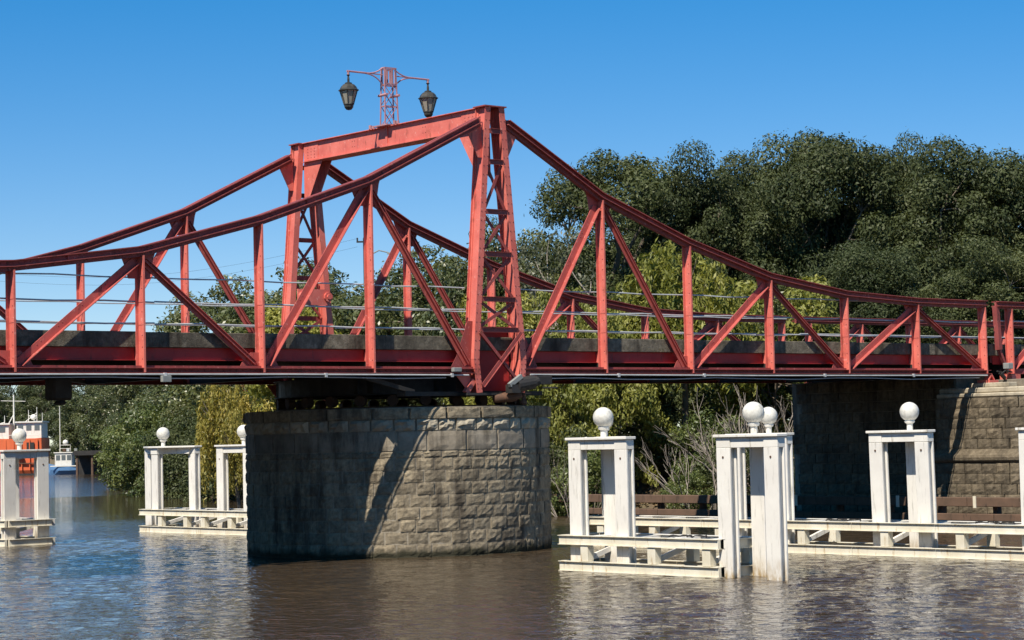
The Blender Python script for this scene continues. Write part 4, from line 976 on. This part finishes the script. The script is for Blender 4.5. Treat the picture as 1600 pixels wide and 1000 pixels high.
n = 16000; q = NR.random((n,2)); lp = np.stack([18+34*q[:,0], 8+90*q[:,1], np.zeros(n)], 1); lp[:,2] = height(lp[:,0],lp[:,1]); lp = lp[lp[:,2] > .25]; n = len(lp); lp[:,2] += .16
o = link('grass', leaf_mesh('grass', lp, np.c_[NR.normal(size=(n,2)), np.zeros(n)], np.c_[NR.normal(size=(n,2))*.35, np.ones(n)], .25+.35*NR.random(n), NR.random(n), M['leaf_bush'], .09)); o['kind'] = 'stuff'
o['label'] = 'tufts of grass on the right bank'; o['category'] = 'grass'

# ------------------------------------------------------------------ boats, jetty, pole
bx, by = at(20, 232)
ship = empty('fishing_boat', 'orange-hulled fishing boat with white wheelhouse and masts moored at the far left', 'boat', (bx,by,0), -YAW)
# local X runs to the right in the picture
for k in range(14): MB().box(-7.6+k*.8,-7.52+k*.8,-2.235,-2.05,.5,3.6).build('hull_rib', M['orange'], ship)
MB().tube([(-8,-2.0,4.35),(-5,-2.15,4.1),(0,-2.2,4.05),(3.1,-2.05,4.05)], .03, 5).build('bulwark_rail', M['white'], ship)
for x in (-3.2,-.6,1.1): MB().tube([(x,-2.3,1.9),(x,-2.46,1.9)], .33, 14).build('tyre_fender', M['black'], ship)
hull = MB(); secs = [(-9.5,.3,4.5,.2),(-8,1.5,4.2,.4),(-5,2.1,3.8,.5),(0,2.2,3.7,.5),(2.6,2.1,3.7,.5),(3.2,2.0,3.75,.6)]
for x, w_, zt, k in secs: hull.v += [(x,-w_*.7,-.6),(x,-w_*.95,.5),(x,-w_,zt),(x,w_,zt),(x,w_*.95,.5),(x,w_*.7,-.6)]
for j in range(len(secs)-1):
    for i in range(6): hull.f.append((j*6+i,j*6+(i+1)%6,(j+1)*6+(i+1)%6,(j+1)*6+i))
hull.f += [tuple(range(6)), tuple(reversed(range(30,36)))]
hull.build('hull', M['orange'], ship)
MB().box(-9,3.25,-2.26,-2.2,.0,.18).build('boot_stripe', M['black'], ship)
MB().box(1.75,2.5,-2.22,-2.0,2.6,3.3).build('freeing_port', M['black'], ship)
MB().box(-4.0,-1.2,-2.27,-2.14,1.3,1.42).box(-.8,2.9,-2.27,-2.12,1.15,1.25).build('rubbing_strake', M['rust'], ship)
for x0, x1, zb, zt in ((-5.5,-.2,3.7,5.15),(.6,3.1,3.7,5.3)):
    hs = MB().box(x0,x1,-1.5,1.5,zb,zt).build('wheelhouse', M['white'], ship)
    MB().box(x0-.15,x1+.15,-1.7,1.7,zt,zt+.14).build('roof', M['white'], hs)
    nw = 3
    for k in range(nw):
        a = x0+(x1-x0)*(k+.18)/nw; MB().box(a,a+(x1-x0)*.62/nw,-1.53,-1.502,zt-.78,zt-.25).build('window', M['window'], hs)
for x, zt, r in ((.0,8.2,.11),(1.5,6.6,.05),(2.35,6.9,.05),(2.9,6.3,.04),(-.95,6.1,.05)): MB().tube([(x,0,3.1),(x,0,zt)], [r,r*.6], 6).build('mast', M['white'], ship)
MB().tube([(1.5,0,6.0),(2.35,0,6.0)], .04, 5).tube([(0,0,6.2),(-.9,0,4.6)], .05, 5).tube([(1.0,0,5.3),(2.35,0,6.3)], .04, 5).tube([(-.95,0,5.4),(-2.4,0,5.0)], .04, 5).tube([(-1.3,0,7.6),(1.2,0,7.5)], .03, 5).build('rigging', M['white'], ship)
MB().lathe([(.02,-.3),(.28,-.15),(.32,.05),(.2,.25),(.02,.32)], (2.0,0,5.85), 12).build('radar_dome', M['white'], ship, smooth=True)
MB().tube([(2.2,0,5.44),(2.0,0,5.6)], .06, 6).build('radar_bracket', M['white'], ship)
for x in (-4.4,-2.8,-1.2): MB().tube([(x,-1.6,3.7),(x,-1.6,4.6)], .03, 5).build('stanchion', M['white'], ship)
bx, by = at(97, 229)
boat = empty('small_boat', 'small blue boat with cluttered white cabin beside the orange fishing boat', 'boat', (bx,by,0), -YAW)
hull = MB(); secs = [(-1.7,.06,1.15),(-1.2,.6,1.0),(-.3,1.0,.8),(.8,1.05,.78),(1.6,.95,.85)]
for x, w_, zt in secs: hull.v += [(x,-w_*.5,-.3),(x,-w_,zt*.5),(x,-w_*1.04,zt),(x,w_*1.04,zt),(x,w_,zt*.5),(x,w_*.5,-.3)]
for j in range(4):
    for i in range(6): hull.f.append((j*6+i,j*6+(i+1)%6,(j+1)*6+(i+1)%6,(j+1)*6+i))
hull.f += [tuple(range(6)), tuple(reversed(range(24,30)))]
hull.build('hull', M['bluehull'], boat)
MB().box(-1.15,1.62,-1.1,-1.04,.80,.90).build('gunwale', M['white'], boat)
cb = MB().box(-.75,.95,-.75,.75,.8,2.15).build('cabin', M['white'], boat, bevel=.04)
for k in range(3): MB().box(-.62+k*.55,-.22+k*.55,-.78,-.752,1.45,1.95).build('window', M['window'], cb)
MB().box(-.85,1.05,-.85,.85,2.15,2.24).build('roof', M['white'], boat)
MB().tube([(-.35,0,2.24),(-.35,0,6.9)], [.06,.035], 6).build('mast', M['white'], boat)
MB().tube([(-.3,-.3,2.24),(-.3,-.3,2.95),(.75,-.3,2.95),(.75,-.3,2.24)], .035, 5).tube([(-.3,-.3,2.6),(.75,-.3,2.6)], .025, 5).build('roof_rack', M['white'], boat)
MB().lathe([(.02,-.3),(.22,-.2),(.3,0),(.22,.2),(.02,.3)], (.2,0,3.2), 12).build('radar_dome', M['white'], boat, smooth=True)
for k, (x, z) in enumerate(((.05,2.3),(.4,2.3),(1.3,1.2),(1.15,2.3))): MB().box(x,x+.28,-.7+.1*k,-.4+.1*k,z,z+.3).build('gear_crate', [M['rust'],M['galv'],M['white'],M['greybox']][k], boat)
bx, by = at(142, 224)
jet = empty('jetty', 'dark jetty with deck on piles behind the small blue boat', 'jetty', (bx,by,0), -YAW)
MB().box(-1.6,2.9,-1.5,2.5,1.9,2.35).build('deck', M['black'], jet)
for x in (-1.3,.2,1.7,2.6): MB().tube([(x,-1.2,-1.5),(x,-1.2,1.9)], .13, 8).build('pile', M['timber'], jet)
MB().box(-1.5,2.8,.6,.8,-.5,1.895).build('back_wall', M['black'], jet)
for x in (.6,1.1,1.9,2.3): MB().rects((x,0,2.6),(x+.25,.1,3.1),[(-.04,.04,-.04,.04)]).build('clutter', M['palebark'], jet)
px_, py_ = at(571, 135)
pole = empty('utility_pole', 'thin dark utility pole with lamp arm standing among the trees', 'pole', (px_,py_,0), -YAW)
zt = 2.76+(687-372)*135/F_PX
MB().tube([(0,0,1.5),(0,0,zt)], [.08,.06], 8).build('shaft', M['black'], pole)
MB().box(-.45,.45,-.05,.05,zt-.25,zt-.15).build('cross_arm', M['black'], pole)
MB().tube([(0,0,zt-1.2),(.9,0,zt-.75),(1.5,0,zt-.9)], .04, 6).box(1.4,1.75,-.08,.08,zt-1.0,zt-.9).build('lamp_arm', M['greybox'], pole)
for k in (-.4,0,.4): MB().tube([(k,0,zt-.15),(k,0,zt+.05)], .05, 6).build('insulator', M['black'], pole)
for k, dz in enumerate((0,-.5)):
    p0 = Vector((px_-.4*math.cos(YAW),py_+.4*math.sin(YAW),zt+dz)); p1 = Vector((*at(-40,150),zt-.6+dz))
    pts = [p0.lerp(p1,t/12)-Vector((0,0,1.2*math.sin(math.pi*t/12))) for t in range(13)]
    o = MB().tube(pts, .006, 4).build('overhead_wire', M['black']); tag(o, ['thin overhead wire running left from the utility pole, upper of two','thin overhead wire running left from the utility pole, lower of two'][k], 'wire')
